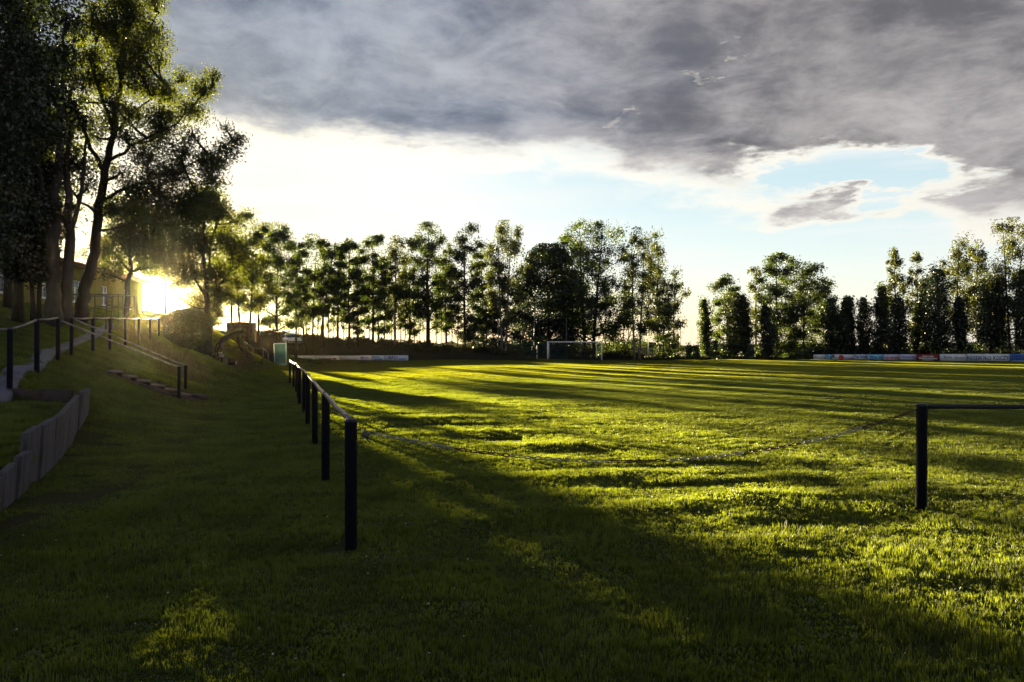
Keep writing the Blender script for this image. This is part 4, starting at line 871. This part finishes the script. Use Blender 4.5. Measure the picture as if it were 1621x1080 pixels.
# round clipped bush
def topiary():
    d = 37.0; x = at(297, d); zb = gz(x, d)-.1; r = np.random.default_rng(12); t = thing('round_bush', 'large round clipped bush on the bank in front of the sun', 'bush', (x, d, zb)); t['_o'] = (x, d, zb)
    c = np.array((x, d, zat(516.5, d))); a = np.array((37/F*d, 1.1, 29/F*d))
    n = 30000; v = r.normal(size=(n,3)); v /= np.linalg.norm(v, axis=1)[:,None]; bump_ = 1 + .035*np.sin(5*v[:,0]+2)*np.sin(6*v[:,2]) + .03*np.sin(9*v[:,1]+4*v[:,0])
    P = c + v*a*(r.uniform(.86, 1.0, n)*bump_)[:,None]; P[:,2] = np.where(P[:,2] > c[2], P[:,2], c[2]+(P[:,2]-c[2])*1.25)
    lv = MB(); leaves(lv, P, .075, r); 
    # dense inner twig mass
    th = np.linspace(0, 2*math.pi, 19)[:-1]; rows = []
    for f in np.linspace(-.97, .97, 10): rows.append([(c[0]+math.cos(q)*a[0]*.68*math.sqrt(1-f*f), c[1]+math.sin(q)*a[1]*.68*math.sqrt(1-f*f), c[2]+f*a[2]*.68*(1.25 if f < 0 else 1)) for q in th])
    I = np.arange(180).reshape(10,18); qq = np.stack([I[:-1], np.roll(I[:-1],-1,1), np.roll(I[1:],-1,1), I[1:]], -1).reshape(-1,4)
    co = MB(); co.add(np.array(rows).reshape(-1,3), qq); co.build('inner_twigs', M['leafdark'], t, True); lv.build('foliage', M['topiary'], t)
topiary()

# long dry grass and stalks on the bank
def stalks(name, label, spots, n, h, seed, group=None):
    r = np.random.default_rng(seed); mb = MB(); c = r.integers(0, len(spots), n); S_ = np.array([(s[0], s[1], s[2]) for s in spots])
    x = S_[c,0] + r.normal(0,1,n)*S_[c,2]; y = S_[c,1] + r.normal(0,1,n)*S_[c,2]; z = ground(x, y, False)
    hh = h*r.uniform(.45, 1.15, n); a = r.uniform(0,6.283,n); l = r.uniform(.1,.5,n)*hh; w = .006
    dx = np.full(n, w); V = np.stack([np.stack([x-dx,y,z],1), np.stack([x+dx,y,z],1), np.stack([x+np.cos(a)*l*.4+dx*.8,y+np.sin(a)*l*.4,z+hh*.6],1), np.stack([x+np.cos(a)*l*.4-dx*.8,y+np.sin(a)*l*.4,z+hh*.6],1),
        np.stack([x+np.cos(a)*l+.012,y+np.sin(a)*l,z+hh*.86],1), np.stack([x+np.cos(a)*l*1.15,y+np.sin(a)*l*1.15,z+hh],1), np.stack([x+np.cos(a)*l-.012,y+np.sin(a)*l,z+hh*.86],1)],1).reshape(-1,3)
    k = np.arange(n)*7; mb.add(V, np.concatenate([np.stack([k,k+1,k+2,k+3],1), np.stack([k+3,k+2,k+4,k+6],1)]), np.stack([k+6,k+4,k+5],1))
    o = mb.build(name, M['dry']); return tag(o, label, 'grass', kind='stuff')
stalks('tall_dry_grass', 'golden backlit dry grass on the bank behind the handrails', [(at(250,31),31,.8),(at(262,30),30,.6),(at(275,28),28,.5),(at(285,26.5),26.5,.35),(at(215,33),33,.8),(at(265,34),34,.7)], 750, .7, 3)
stalks('tall_dry_stalks', 'clump of pale dry stalks right of the vine arch', [(at(385,46),46,.4),(at(392,45),45,.35),(at(378,47.5),47.5,.3),(at(396,44),44,.25)], 170, .95, 4)

# ------------------------------------------------------------------ vine arch with steps and bench
def arch():
    d = 47.0; x0, x1 = at(340,d), at(401,d); zb = gz((x0+x1)/2, d, False); r = np.random.default_rng(77)
    t = thing('vine_arch', 'rustic garden arch overgrown with vine at foot of the bank', 'arch', (x0, d, zb)); t['_o'] = (x0, d, zb)
    def curve(off, yy): 
        P = [(340+off,577),(340+off,556),(343+off,545),(352+off*.8,535),(365,528+off*.4),(380,524+off*.6),(386,524+off)]
        return [(at(a, d+yy), d+yy, zat(b, d+yy)) for a, b in P]
    for off, yy in ((0,0),(4,.55)):
        mb = MB(); P = np.array(curve(off, yy)); u = np.linspace(0, 6, 19); P = np.stack([np.interp(u, range(7), P[:,j]) for j in range(3)], 1) + np.vstack([[0,0,0], r.normal(0,.025,(17,3)), [0,0,0]])
        mb.tube(P, .055, 6); mb.build('bent_pole', M['bark'], t)
    for yy in (0,.6):
        P = [(376,532),(377,541),(382,552),(388,562),(396,571),(402,576)]; P = np.array([(at(a, d+yy), d+yy, zat(b, d+yy)) for a, b in P]); mb = MB(); mb.tube(P + r.normal(0,.03,P.shape), .06, 6); mb.build('bent_pole', M['bark'], t)
    for k in range(5):
        q_ = k/4; a = 342+q_*38; b = 548-20*math.sin(q_*1.5); mb = MB(); mb.tube([(at(a,d),d,zat(b,d)),(at(a+1,d+.6),d+.6,zat(b-1,d+.6))], .03, 5); mb.build('cross_bar', M['bark'], t)
    pts = []
    for _ in range(1900):
        u = r.uniform(0,1)
        if u < .62: s = r.uniform(.15,1)**.7; a = 342+s*42; b = 550-26*math.sin(min(1.57,s*1.57)); w = .09
        else: s = r.uniform(0,1); a = 377+s*22; b = 534+s*38; w = .12
        dd = d+r.uniform(-.1,.7); pts.append((at(a,dd)+r.normal(0,w), dd, zat(b,dd)+r.normal(0,w)))
    lv = MB(); leaves(lv, np.array(pts), .10, r); lv.build('vine', M['leafshrub'], t)
    bd = d-1.0; z0 = gz(at(357,bd), bd, False); t = thing('rustic_bench', 'rough plank bench on crooked legs beside the vine arch', 'bench', (at(357,bd), bd, z0)); t['_o'] = tuple(t.location)
    zs = z0+.42; mb = MB(); mb.box((at(357,bd), bd, zs), (.72,.35,.06), rz=.1); mb.build('seat', M['tread'], t)
    for a, b in ((-.22,-.12),(.22,.02)): mb = MB(); X_ = at(357,bd)+a; mb.tube([(X_, bd, zs-.03),(X_+b, bd, z0-.08)], .07, 6); mb.build('leg', M['step'], t)
    lg = thing('felled_log', 'cut log lying on the grass right of the rustic bench', 'log', (at(370,bd-.6), bd-.6, z0)); lg['_o'] = tuple(lg.location)
    mb = MB(); mb.tube([(at(362,bd-.6), bd-.6, z0+.10),(at(374,bd-.6), bd-.7, z0+.12)], .13, 10); mb.build('bark_surface', M['bark'], lg, True)
    mb = MB(); mb.tube([(at(374,bd-.6)+.004, bd-.7, z0+.12),(at(374,bd-.6)+.02, bd-.70, z0+.12)], .115, 10); mb.build('cut_end', M['stone'], lg)
    st = thing('stone_steps', 'two small pale steps inside the left foot of the vine arch', 'steps', (at(347,d+1.2), d+1.2, z0)); st['_o'] = tuple(st.location)
    for k, (a, b) in enumerate(((349,562),(346.5,557.5))): mb = MB(); dd = d+1+.35*k; z_ = zat(b, dd); mb.box((at(a,dd), dd, z_-.07), (.30,.30,.14)); mb.build('step', M['stone'], st)
arch()
tp = np.array([(at(377,46.5),46.5),(at(366,49),49),(at(356,52),52),(at(346,55),55)]); V = []
u = np.linspace(0,3,16); cx = np.interp(u, range(4), tp[:,0]); cy = np.interp(u, range(4), tp[:,1])
for w_, dz in ((-.22,-.04),(-.20,.03),(.20,.03),(.22,-.04)): V.append(np.stack([cx+w_, cy, ground(cx, cy, False)+dz], 1))
V = np.stack(V,1).reshape(-1,3); I = np.arange(len(V)).reshape(16,4); qq = np.stack([I[:-1,:-1], I[:-1,1:], I[1:,1:], I[1:,:-1]], -1).reshape(-1,4)
tag(link('bank_path', mesh_np('bank_path', V, qq, None, M['mudpath'])), kind='structure')
t = thing('low_handrail', 'thin low handrail on the slope right of the vine arch', 'handrail', (at(390,50),50,0)); t['_o'] = tuple(t.location)
hp = [(387,541,52),(400,551,50),(416,551.5,50),(424,559,48)]; H_ = [(at(a,d), d, zat(b,d)) for a, b, d in hp]
for p in H_: mb = MB(); mb.tube([p, (p[0], p[1], min(gz(p[0], p[1], False), p[2]-.3)-.1)], .03, 6); mb.build('post', M['pole'], t)
for a, b in zip(H_[:-1], H_[1:]): mb = MB(); mb.tube([a, b], .025, 6); mb.build('rail', M['pole'], t)
# brown shed
d = 66.0; xs, xe = at(358,d), at(393,d); zb = zat(527,d); t = thing('small_shed', 'low brown flat roofed shed among trees on the hill', 'shed', ((xs+xe)/2, d, zb)); t['_o'] = tuple(t.location)
mb = MB(); h = zat(511,d)-zb; mb.box(((xs+xe)/2, d+1, zb+h/2-.4), (xe-xs, 2.0, h+.8)); mb.build('wall', M['shed'], t)
mb = MB(); mb.box(((xs+xe)/2, d+1, zb+h+.05), (xe-xs+.2, 2.3, .08), ry=.06); mb.build('roof', M['fascia'], t)
mb = MB(); mb.box((xs+.9, d-.02, zb+h*.35), (.5, .04, h*.7)); mb.build('door', M['step'], t)

# ------------------------------------------------------------------ yellow building
def building():
    a = Vector((-20.6,25.6,0)); b = Vector((-25.0,51.3,0)); u = (b-a).normalized(); nn = Vector((u.y,-u.x,0)); Lb = (b-a).length; ang = math.atan2(u.y, u.x); zb = 2.75; ze = 5.62; dep = 9.0
    t = thing('yellow_building', 'single storey yellow clubhouse with blue plinth behind the left trees', 'building', (b.x, b.y, zb)); t['_o'] = tuple(t.location)
    def P(s, o, z): v = a + u*s + nn*o; return (v.x, v.y, z)
    def slab(s0, s1, o0, o1, z0, z1): 
        return [P(s0,o0,z0),P(s1,o0,z0),P(s1,o1,z0),P(s0,o1,z0),P(s0,o0,z1),P(s1,o0,z1),P(s1,o1,z1),P(s0,o1,z1)]
    Q = [(0,1,2,3),(7,6,5,4),(4,5,1,0),(5,6,2,1),(6,7,3,2),(7,4,0,3)]
    def part(nm, m, args, parent=t): mb = MB(); mb.add(slab(*args), Q); return mb.build(nm, M[m], parent, origin=t['_o'])
    wins = [(6.0,7.3),(10.4,11.7),(14.35,16.4),(18.6,19.6),(22.4,23.4)]
    z1, z2 = zb+1.0, zb+2.15
    mb = MB(); s = 0                                     # facade built round real openings
    for w0, w1 in wins: mb.add(slab(s, w0, 0, -.3, zb+.35, ze), Q); mb.add(slab(w0, w1, 0, -.3, zb+.35, z1), Q); mb.add(slab(w0, w1, 0, -.3, z2, ze), Q); s = w1
    mb.add(slab(s, Lb, 0, -.3, zb+.35, ze), Q); mb.build('facade', M['yellow'], t)
    part('plinth', 'plinth', (0, Lb, .03, -.3, zb-.6, zb+.35))
    part('end_wall', 'yellow', (Lb-.3, Lb, -.3, -dep, zb-.5, ze)); part('back_wall', 'yellow', (0, Lb-.3, -dep+.3, -dep, zb-.5, ze)); part('end_wall', 'yellow', (0, .3, -.3, -dep+.3, zb-.5, ze))
    for w0, w1 in wins:
        f = MB(); n = max(2, round((w1-w0)/.55))
        for k in range(n+1): s = w0+.03+(w1-w0-.06)*k/n; f.add(slab(s-.03, s+.03, -.10, -.16, z1, z2), Q)
        f.add(slab(w0, w1, -.09, -.15, z1, z1+.06), Q); f.add(slab(w0, w1, -.09, -.15, z2-.06, z2), Q); f.add(slab(w0, w1, -.095, -.145, z1+.72, z1+.77), Q)
        wf = f.build('window', M['frame'], t)
        for k in range(n): s0 = w0+.03+(w1-w0-.06)*k/n; part('pane', 'glass', (s0+.03, s0+(w1-w0-.06)/n-.03, -.12, -.13, z1+.06, z2-.06), wf)
        part('sill', 'frame', (w0-.05, w1+.05, .08, -.05, z1-.06, z1-.01), wf)
    part('eaves_board', 'fascia', (-.4, Lb+.35, .45, .41, ze-.05, ze+.16))
    part('soffit', 'fascia', (-.4, Lb+.35, .409, -.02, ze-.03, ze-.003))
    mb = MB(); rz = 1.35; mb.add([P(-.4,.5,ze+.14),P(Lb+.35,.5,ze+.14),P(Lb+.35,-dep/2,ze+rz),P(-.4,-dep/2,ze+rz),P(Lb+.35,-dep-.5,ze+.1),P(-.4,-dep-.5,ze+.1),
        P(-.4,.5,ze+.03),P(Lb+.35,.5,ze+.03),P(Lb+.35,-dep/2,ze+rz-.12),P(-.4,-dep/2,ze+rz-.12),P(Lb+.35,-dep-.5,ze),P(-.4,-dep-.5,ze)],
        [(0,1,2,3),(3,2,4,5),(9,8,7,6),(11,10,8,9),(0,6,7,1),(5,4,10,11),(1,7,8,2),(2,8,10,4),(0,3,9,6),(3,5,11,9)]); mb.build('roof', M['roof'], t)
    part('gable', 'yellow', (Lb-.28, Lb-.02, -3.0, -6.0, ze, ze+.75)); 
building()
# climbing frame
d = 31.0; t = thing('climbing_frame', 'dark steel climbing frame on the lawn before the yellow building', 'climbing frame', (at(150,d), d, zat(520,d))); t['_o'] = tuple(t.location)
def bar(p, q_, r=.018, nm='bar'): mb = MB(); mb.tube([p, q_], r, 6); mb.build(nm, M['steelbar'], t)
def pp_(a, b, dd=d): return (at(a, d)*1.0, dd, zat(b, d))
for dd in (d, d+1.3):
    for a in (110,122,150,168,187): bar(pp_(a,466,dd), pp_(a,522,dd), .022, 'upright')
    bar(pp_(110,466,dd), pp_(187,466,dd)); bar(pp_(150,485,dd), pp_(187,485,dd)); bar(pp_(110,505,dd), pp_(187,505,dd))
for a in (110,150,187): bar(pp_(a,466,d), pp_(a,466,d+1.3))
bar(pp_(172,468,d-.05), pp_(171,522,d-.25)); bar(pp_(180,468,d-.05), pp_(179,522,d-.25))
for k in range(9): bar(pp_(172,472+k*5.4,d-.06-k*.02), pp_(180,472+k*5.4,d-.06-k*.02), .014, 'rung')
for k in range(5): bar(pp_(110,472+k*8,d), pp_(122,472+k*8,d), .014, 'rung')

# ------------------------------------------------------------------ goals and ball stop posts
def goal_big():
    d = 99.0; x0, x1 = at(866.5,d), at(952,d); zb = -.76; ht = zat(541.5,d)-zb; t = thing('football_goal', 'full size white football goal at far end of pitch', 'goal', ((x0+x1)/2, d, zb)); t['_o'] = tuple(t.location)
    for x in (x0, x1): mb = MB(); mb.tube([(x,d,zb-.1),(x,d,zb+ht)], .085, 10); mb.build('post', M['white'], t)
    mb = MB(); mb.tube([(x0-.07,d,zb+ht),(x1+.07,d,zb+ht)], .08, 10); mb.build('crossbar', M['white'], t)
    for x in (x0+.25, x1-.45): mb = MB(); mb.tube([(x,d+1.9,zb-.1),(x,d+1.9,zb+ht-.15)], .05, 8); mb.build('net_support', M['white'], t)
    mb = MB(); w = .012
    for k in range(37): X_ = x0+.25+(x1-x0-.7)*k/36; mb.tube([(X_,d+.1,zb+ht-.03),(X_,d+1.9,zb+ht-.2),(X_,d+2.0,zb)], w/2, 3, caps=False)
    for k in range(12): z = zb+.1+(ht-.3)*k/11; mb.tube([(x0+.25,d+1.95,z),(x1-.45,d+1.95,z)], w/2, 3, caps=False)
    o = mb.build('net', M['pole'], t)
goal_big()
def goal_small():
    d = 65.0; zb = zat(578,d); xl, xr = at(433.5,d), at(452.5,d); ht = zat(544,d)-zb; t = thing('small_goal', 'small pale teal training goal stored sideways beside left barrier', 'goal', ((xl+xr)/2, d, zb)); t['_o'] = tuple(t.location)
    XL, XR = xl, xr; dp = 3.6; sx_ = (xl+xr)/2/d
    for dd in (d, d+dp):
        xl, xr = XL+(dd-d)*sx_, XR+(dd-d)*sx_; mb = MB(); mb.tube([(xr,dd,zb),(xr,dd,zb+ht)], .045, 8); mb.build('post', M['tealframe'], t)
        mb = MB(); mb.tube([(xl+.05,dd,zb+.03),(xl-.02,dd,zb+ht-.03)], .035, 8); mb.build('back_support', M['tealframe'], t)
        mb = MB(); mb.tube([(xl-.15,dd,zb+.03),(xr,dd,zb+.03)], .035, 8); mb.build('ground_bar', M['tealframe'], t)
        mb = MB(); mb.tube([(xl,dd,zb+ht-.02),(xr,dd,zb+ht)], .03, 8); mb.build('top_stay', M['tealframe'], t)
    for x, z in ((XR, zb+ht), (XL+.05, zb+.03)): mb = MB(); mb.tube([(x,d,z),(x+dp*sx_,d+dp,z)], .04, 8); mb.build('long_bar', M['tealframe'], t)
    mb = MB(); w = .026
    for dd in (d+.02, d+dp-.02):
        xl, xr = XL+(dd-d)*sx_, XR+(dd-d)*sx_
        for k in range(1, 10): X_ = xl+(xr-xl)*k/10; mb.tube([(X_,dd,zb+.03),(X_,dd,zb+ht-.02)], w, 3, caps=False)
        for k in range(1, 18): z = zb+ht*k/18; mb.tube([(xl,dd,z),(xr,dd,z)], w, 3, caps=False)
    for k in range(0, 40): Y_ = d+dp*k/40; xl, xr = XL+dp*k/40*sx_, XR+dp*k/40*sx_; mb.tube([(xl+.02,Y_,zb+.03),(xl,Y_,zb+ht-.02),(xr,Y_,zb+ht)], w, 3, caps=False)
    for k in range(1, 18): z = zb+ht*k/18; mb.tube([(XL+.02,d,z),(XL+.02+dp*sx_,d+dp,z)], w, 3, caps=False)
    mb.build('net', M['net'], t)
goal_small()
# high ball stop fence: grey poles with a thin green net
for (pxs, lb) in (((788,845,896), 'tall grey net poles behind the goal, left set'), ((1026,1076), 'tall grey net poles right of the twin birch')):
    d = 106.0 if pxs[0] > 1000 else 100.5; zb = -.8; t = thing('ball_stop_fence', lb, 'net fence', (at(pxs[0],d), d, zb)); t['_o'] = tuple(t.location); ht = zat(503 if pxs[0] < 1000 else 510, d)-zb
    for a in pxs: mb = MB(); mb.tube([(at(a,d),d,zb-.2),(at(a,d),d,zb+ht)], .055, 8); mb.build('pole', M['pole'], t)
    mb = MB(); x0, x1 = at(pxs[0],d), at(pxs[-1],d); h2 = ht*(.40 if pxs[0] < 1000 else .55)
    for k in range(int((x1-x0)/.2)): X_ = x0+.2*k; mb.tube([(X_,d+.02,zb),(X_,d+.02,zb+h2)], .0045, 3, caps=False)
    for k in range(int(h2/.2)+1): mb.tube([(x0,d+.02,zb+.2*k),(x1,d+.02,zb+.2*k)], .0045, 3, caps=False)
    mb.build('net', M['net'], t)
d = 99.5; t = thing('marker_post', 'short white post standing left of the far goal', 'post', (at(849.5,d), d, -.8)); t['_o'] = tuple(t.location)
mb = MB(); mb.tube([(at(849.5,d),d,-.9),(at(849.5,d),d,zat(547,d))], .05, 8); mb.build('shaft', M['white'], t)
mb = MB(); mb.tube([(at(849.5,d),d,zat(559,d)),(at(849.5,d),d,zat(561.5,d))], .058, 8); mb.build('dark_band', M['navy'], t)

# ------------------------------------------------------------------ advertising boards
def colmat(n, c): 
    if n not in M: M[n] = mat(n, c, .55, tuple(v*.88 for v in c), 2)
    return M[n]
def text_mesh(s, height, width=None):
    cu = bpy.data.curves.new('lettering', 'FONT'); cu.body = s; cu.align_x = 'CENTER'; cu.align_y = 'CENTER'; cu.size = height/.70; cu.offset = .012; cu.resolution_u = 2
    to = bpy.data.objects.new('tmp', cu); C.objects.link(to); dg = bpy.context.evaluated_depsgraph_get(); me = bpy.data.meshes.new_from_object(to.evaluated_get(dg)); bpy.data.objects.remove(to)
    if width and len(me.vertices):
        v = np.zeros(len(me.vertices)*3, np.float32); me.vertices.foreach_get('co', v); v = v.reshape(-1,3); w0 = v[:,0].max()-v[:,0].min(); v[:,0] *= width/w0; v[:,1] -= (v[:,1].max()+v[:,1].min())/2; me.vertices.foreach_set('co', v.ravel()); me.update()
    return me
DIST = {}
def board(p0, p1, d0, d1, ytop, ybot, bg, label, items, tilt=0):
    """p: photo columns, d: distances; items: (u centre, v centre, width share, height share, material, what)"""
    a = Vector((at(p0,d0), d0, 0)); b = Vector((at(p1,d1), d1, 0)); dm = (d0+d1)/2; zt = zat(ytop, dm); zb = zat(ybot, dm); Lb = (b-a).length-.03; h = zt-zb
    u = (b-a).normalized(); rz = math.atan2(u.y, u.x); c = (a+b)/2
    t = thing('advertising_board', label, 'sign board', (c.x, c.y, zb), rz)
    mb = MB(); mb.box((0,0,h/2), (Lb,.05,h)); mb.build('panel', bg, t, origin=(0,0,0))
    for s in (-.42,.42): mb = MB(); mb.box((s*Lb, .07, h/2-.12), (.06,.06,h+.15)); mb.build('support_leg', M['pole'], t, origin=(0,0,0))
    for (uc, vc, ws, hs, m, what) in items:
        if what.startswith('T:'):
            me = text_mesh(what[2:], hs*h, ws*Lb); me.materials.append(m); o = link('lettering', me, t)
            o.rotation_euler = (math.pi/2, 0, 0); o.location = ((uc-.5)*Lb, -.031, vc*h)
        elif what == 'disc':
            mb = MB(); n = 24; R0 = hs*h/2; V = [((uc-.5)*Lb, -.031, vc*h)] + [((uc-.5)*Lb+R0*math.cos(q), -.031, vc*h+R0*math.sin(q)) for q in np.linspace(0, 2*math.pi, n+1)[:-1]]
            mb.add(V, None, [(0, 1+k, 1+(k+1) % n) for k in range(n)]); mb.build('emblem', m, t, origin=(0,0,0))
        elif what == 'swoosh':
            mb = MB(); n = 20; V = []
            for k in range(n+1):
                s = k/n; X_ = (uc-.5)*Lb + (s-.5)*ws*Lb; Z_ = vc*h + .18*h*(s-.35)**2; w = h*(.04+.16*max(0, math.sin(s*2.6))**3 + (.18 if .85 < s < .96 else 0)); V += [(X_,-.031,Z_-w/2),(X_,-.031,Z_+w/2)]
            mb.add(V, [(2*k,2*k+2,2*k+3,2*k+1) for k in range(n)]); mb.build('emblem', m, t, origin=(0,0,0))
        else:
            mb = MB(); mb.box(((uc-.5)*Lb, -.0275, vc*h), (ws*Lb, .006, hs*h)); mb.build('colour_field', m, t, origin=(0,0,0))
cream = colmat('cream_panel', (.52,.50,.44)); white_ = colmat('white_panel', (.66,.66,.70)); pale = colmat('pale_blue_panel', (.42,.52,.72)); sky_ = colmat('sky_blue_panel', (.22,.48,.72)); lav = colmat('lavender_panel', (.50,.50,.68))
dblue = colmat('dark_blue_print', (.03,.04,.20)); green_ = colmat('green_print', (.10,.22,.16)); maroon = colmat('maroon_print', (.14,.03,.05)); redp = colmat('red_print', (.50,.05,.05)); black = colmat('black_print', (.03,.03,.04)); navyp = colmat('navy_print', (.02,.02,.09)); redb = colmat('dark_red_panel', (.22,.02,.02)); mid_b = colmat('mid_blue_panel', (.05,.16,.50)); grey_ = colmat('grey_print', (.25,.25,.30)); purple = colmat('purple_print', (.22,.10,.42))
board(459,498,90,90,563,572.6,cream,'cream board with faint green lettering, first in left row',[(.55,.5,.7,.4,green_,'T:Getränke')])
board(498,537,90,90,563,572.8,cream,'cream board with dark red swooping emblem',[(.45,.42,.85,.4,maroon,'swoosh'),(.4,.5,.5,.34,maroon,'T:Autohaus')])
board(537,569.5,90,90,563,572.8,cream,'plain cream board between swoosh and blue lettered boards',[(.5,.45,.75,.22,grey_,'T:ihr Partner am Ort')])
board(569.5,587,90,90,562.8,573,white_,'white board with block of blue lettering in two rows',[(.47,.62,.8,.36,purple,'T:METALL'),(.47,.22,.8,.26,dblue,'T:BAU')])
board(587,608,90,90,562.8,572.8,pale,'pale blue board with two thin lines of text',[(.55,.35,.6,.2,dblue,'T:Sport und Spiel'),(.4,.75,.5,.14,dblue,'T:Service')])
board(608,646,90,90,562.6,572.6,pale,'pale blue board lettered RFO at right end of left row',[(.36,.62,.38,.52,dblue,'T:RFO'),(.76,.42,.3,.18,dblue,'T:Ingenieure'),(.5,.09,.96,.08,grey_,'field')])
E = [(1287,1306,'white board with black and grey lettering, first in right row',white_,[(.5,.45,.85,.5,grey_,'T:POOL')],99.5),
 (1306,1317,'small blue board with dark lettering next to first right board',sky_,[(.5,.62,.75,.4,dblue,'T:TUI')],98.8),
 (1317,1351,'white board with red disc in the right row',white_,[(.42,.5,.2,.85,redp,'disc'),(.14,.5,.24,.26,grey_,'T:Bau'),(.76,.42,.4,.26,purple,'T:Zimmerei'),(.05,.75,.1,.3,black,'field')],98.3),
 (1351,1372,'lilac board with two dark blue words',lav,[(.25,.68,.38,.38,dblue,'T:Text'),(.73,.66,.46,.38,dblue,'T:Boden'),(.5,.25,.8,.14,grey_,'field')],97),
 (1372,1398,'sky blue board with bold slanted dark letters',sky_,[(.38,.45,.5,.55,dblue,'T:ZEV'),(.82,.6,.2,.3,dblue,'T:ev')],96.4),
 (1398,1424,'lilac board with red and purple words',lav,[(.22,.5,.28,.4,redp,'T:bar'),(.66,.5,.5,.45,redp,'T:spiegel')],95.6),
 (1424,1450,'pale lilac board with fine blue text left of red board',lav,[(.5,.62,.85,.3,purple,'T:Fachmarkt Haus'),(.5,.25,.8,.14,grey_,'field')],94.7),
 (1450,1487,'dark red board with small white lettering in two lines',redb,[(.5,.72,.5,.22,white_,'T:Unsere Stadt'),(.5,.42,.8,.30,white_,'T:Werbewerkstatt'),(.5,.14,.5,.1,cream,'field')],93.7)]
for a, b, lb, bg, it, d in E:
    f = (a-1287)/334; board(a, b, d, d-.55*(b-a)/26, 561.4-.6*f*1.2, 570.9+1.6*f, bg, lb, it)
board(1487,1530,92.2,91.2,560.6,572.3,white_,'whitish board with faint grey writing left of travel agency board',[(.3,.6,.3,.35,grey_,'T:Blumen'),(.75,.5,.4,.4,grey_,'T:Malermeister')])
board(1530,1598.5,91.1,89.4,560.5,572.8,white_,'big white board lettered REISEBÜRO KOCZY in dark blue',[(.285,.5,.56,.52,dblue,'T:REISEBÜRO'),(.79,.5,.36,.52,dblue,'T:KOCZY')])
board(1598.5,1640,89.3,88.3,560.4,572.9,mid_b,'blue board with dark lettering at right end of right row',[(.42,.62,.7,.44,navyp,'T:HEINZE'),(.5,.08,.96,.1,pale,'field')])

# ------------------------------------------------------------------ parked car on the bank
def car():
    d = 96.0; x = at(462,d); zb = zat(546,d); t = thing('parked_car', 'silver hatchback parked on the bank under the trees', 'car', (x, d, zb), R(28)); o0 = (0,0,0)
    def loft(secs, nm, m):   # sections along y: (y, halfw, z0, z1, halfw_top)
        mb = MB(); V = []
        for (yy, hw, z0, z1, ht) in secs: V += [(-hw,yy,z0),(hw,yy,z0),(hw*1.02,yy,(z0+z1)/2),(ht,yy,z1),(-ht,yy,z1),(-hw*1.02,yy,(z0+z1)/2)]
        n = len(secs); q_ = []; 
        for i in range(n-1):
            for k in range(6): q_.append((i*6+k, i*6+(k+1)%6, (i+1)*6+(k+1)%6, (i+1)*6+k))
        mb.add(V, q_ + [(0,5,4,3),(0,3,2,1),((n-1)*6,(n-1)*6+1,(n-1)*6+2,(n-1)*6+3),((n-1)*6,(n-1)*6+3,(n-1)*6+4,(n-1)*6+5)]); return mb.build(nm, m, t, True, origin=o0)
    loft([(-2.0,.72,.35,.62,.68),(-1.9,.82,.25,.80,.76),(-1.0,.86,.2,.90,.80),(.9,.86,.2,.92,.80),(1.75,.84,.25,.92,.76),(1.95,.78,.35,.78,.72)], 'body', M['carpaint'])
    loft([(-.95,.78,.9,.93,.74),(-.3,.76,.9,1.38,.62),(.9,.76,.9,1.42,.62),(1.5,.74,.9,1.30,.60),(1.8,.74,.9,.95,.7)], 'cabin', M['carglass'])
    loft([(-.35,.63,1.37,1.41,.58),(.9,.64,1.41,1.46,.58),(1.5,.62,1.30,1.36,.56)], 'roof', M['carpaint'])
    for sx in (-1,1):
        for yy in (-1.3,1.25): mb = MB(); mb.tube([(sx*.70,yy,.31),(sx*.88,yy,.31)], .31, 14); w = mb.build('wheel', M['tyre'], t, origin=o0); mb = MB(); mb.tube([(sx*.875,yy,.31),(sx*.89,yy,.31)], .18, 10); mb.build('rim', M['rail'], w, origin=o0)
        mb = MB(); mb.box((sx*.6,-2.0,.62), (.3,.06,.14)); mb.build('headlight', M['frame'], t, origin=o0)
        mb = MB(); mb.box((sx*.66,1.93,.72), (.2,.06,.22)); mb.build('tail_light', M['lampr'], t, origin=o0)
        mb = MB(); mb.box((sx*.93,-.55,.98), (.16,.1,.12)); mb.build('mirror', M['carpaint'], t, origin=o0)
    mb = MB(); mb.box((0,-2.0,.42), (1.5,.08,.12)); mb.build('bumper', M['tyre'], t, origin=o0)
car()

# ------------------------------------------------------------------ air
mb = MB(); mb.box((0, 850, 0), (3100, 2060, 1)); hz_ = mb.build('haze', None)
v = hz_.data.vertices
for q_ in v: q_.co.z = 30.0 if q_.co.z > 0 else -40.0
hm_ = bpy.data.materials.new('haze_air'); hm_.use_nodes = True; N = NT(hm_.node_tree); N.n.clear(); o_ = N.new('ShaderNodeOutputMaterial'); pv = N.new('ShaderNodeVolumePrincipled')
pv.inputs['Density'].default_value = .000022; pv.inputs['Anisotropy'].default_value = .94; pv.inputs['Color'].default_value = (1,.82,.55,1); N.l.new(pv.outputs[0], o_.inputs['Volume'])
hz_.data.materials.append(hm_); tag(hz_, kind='stuff')
for o in bpy.data.objects:
    if '_o' in o: del o['_o']
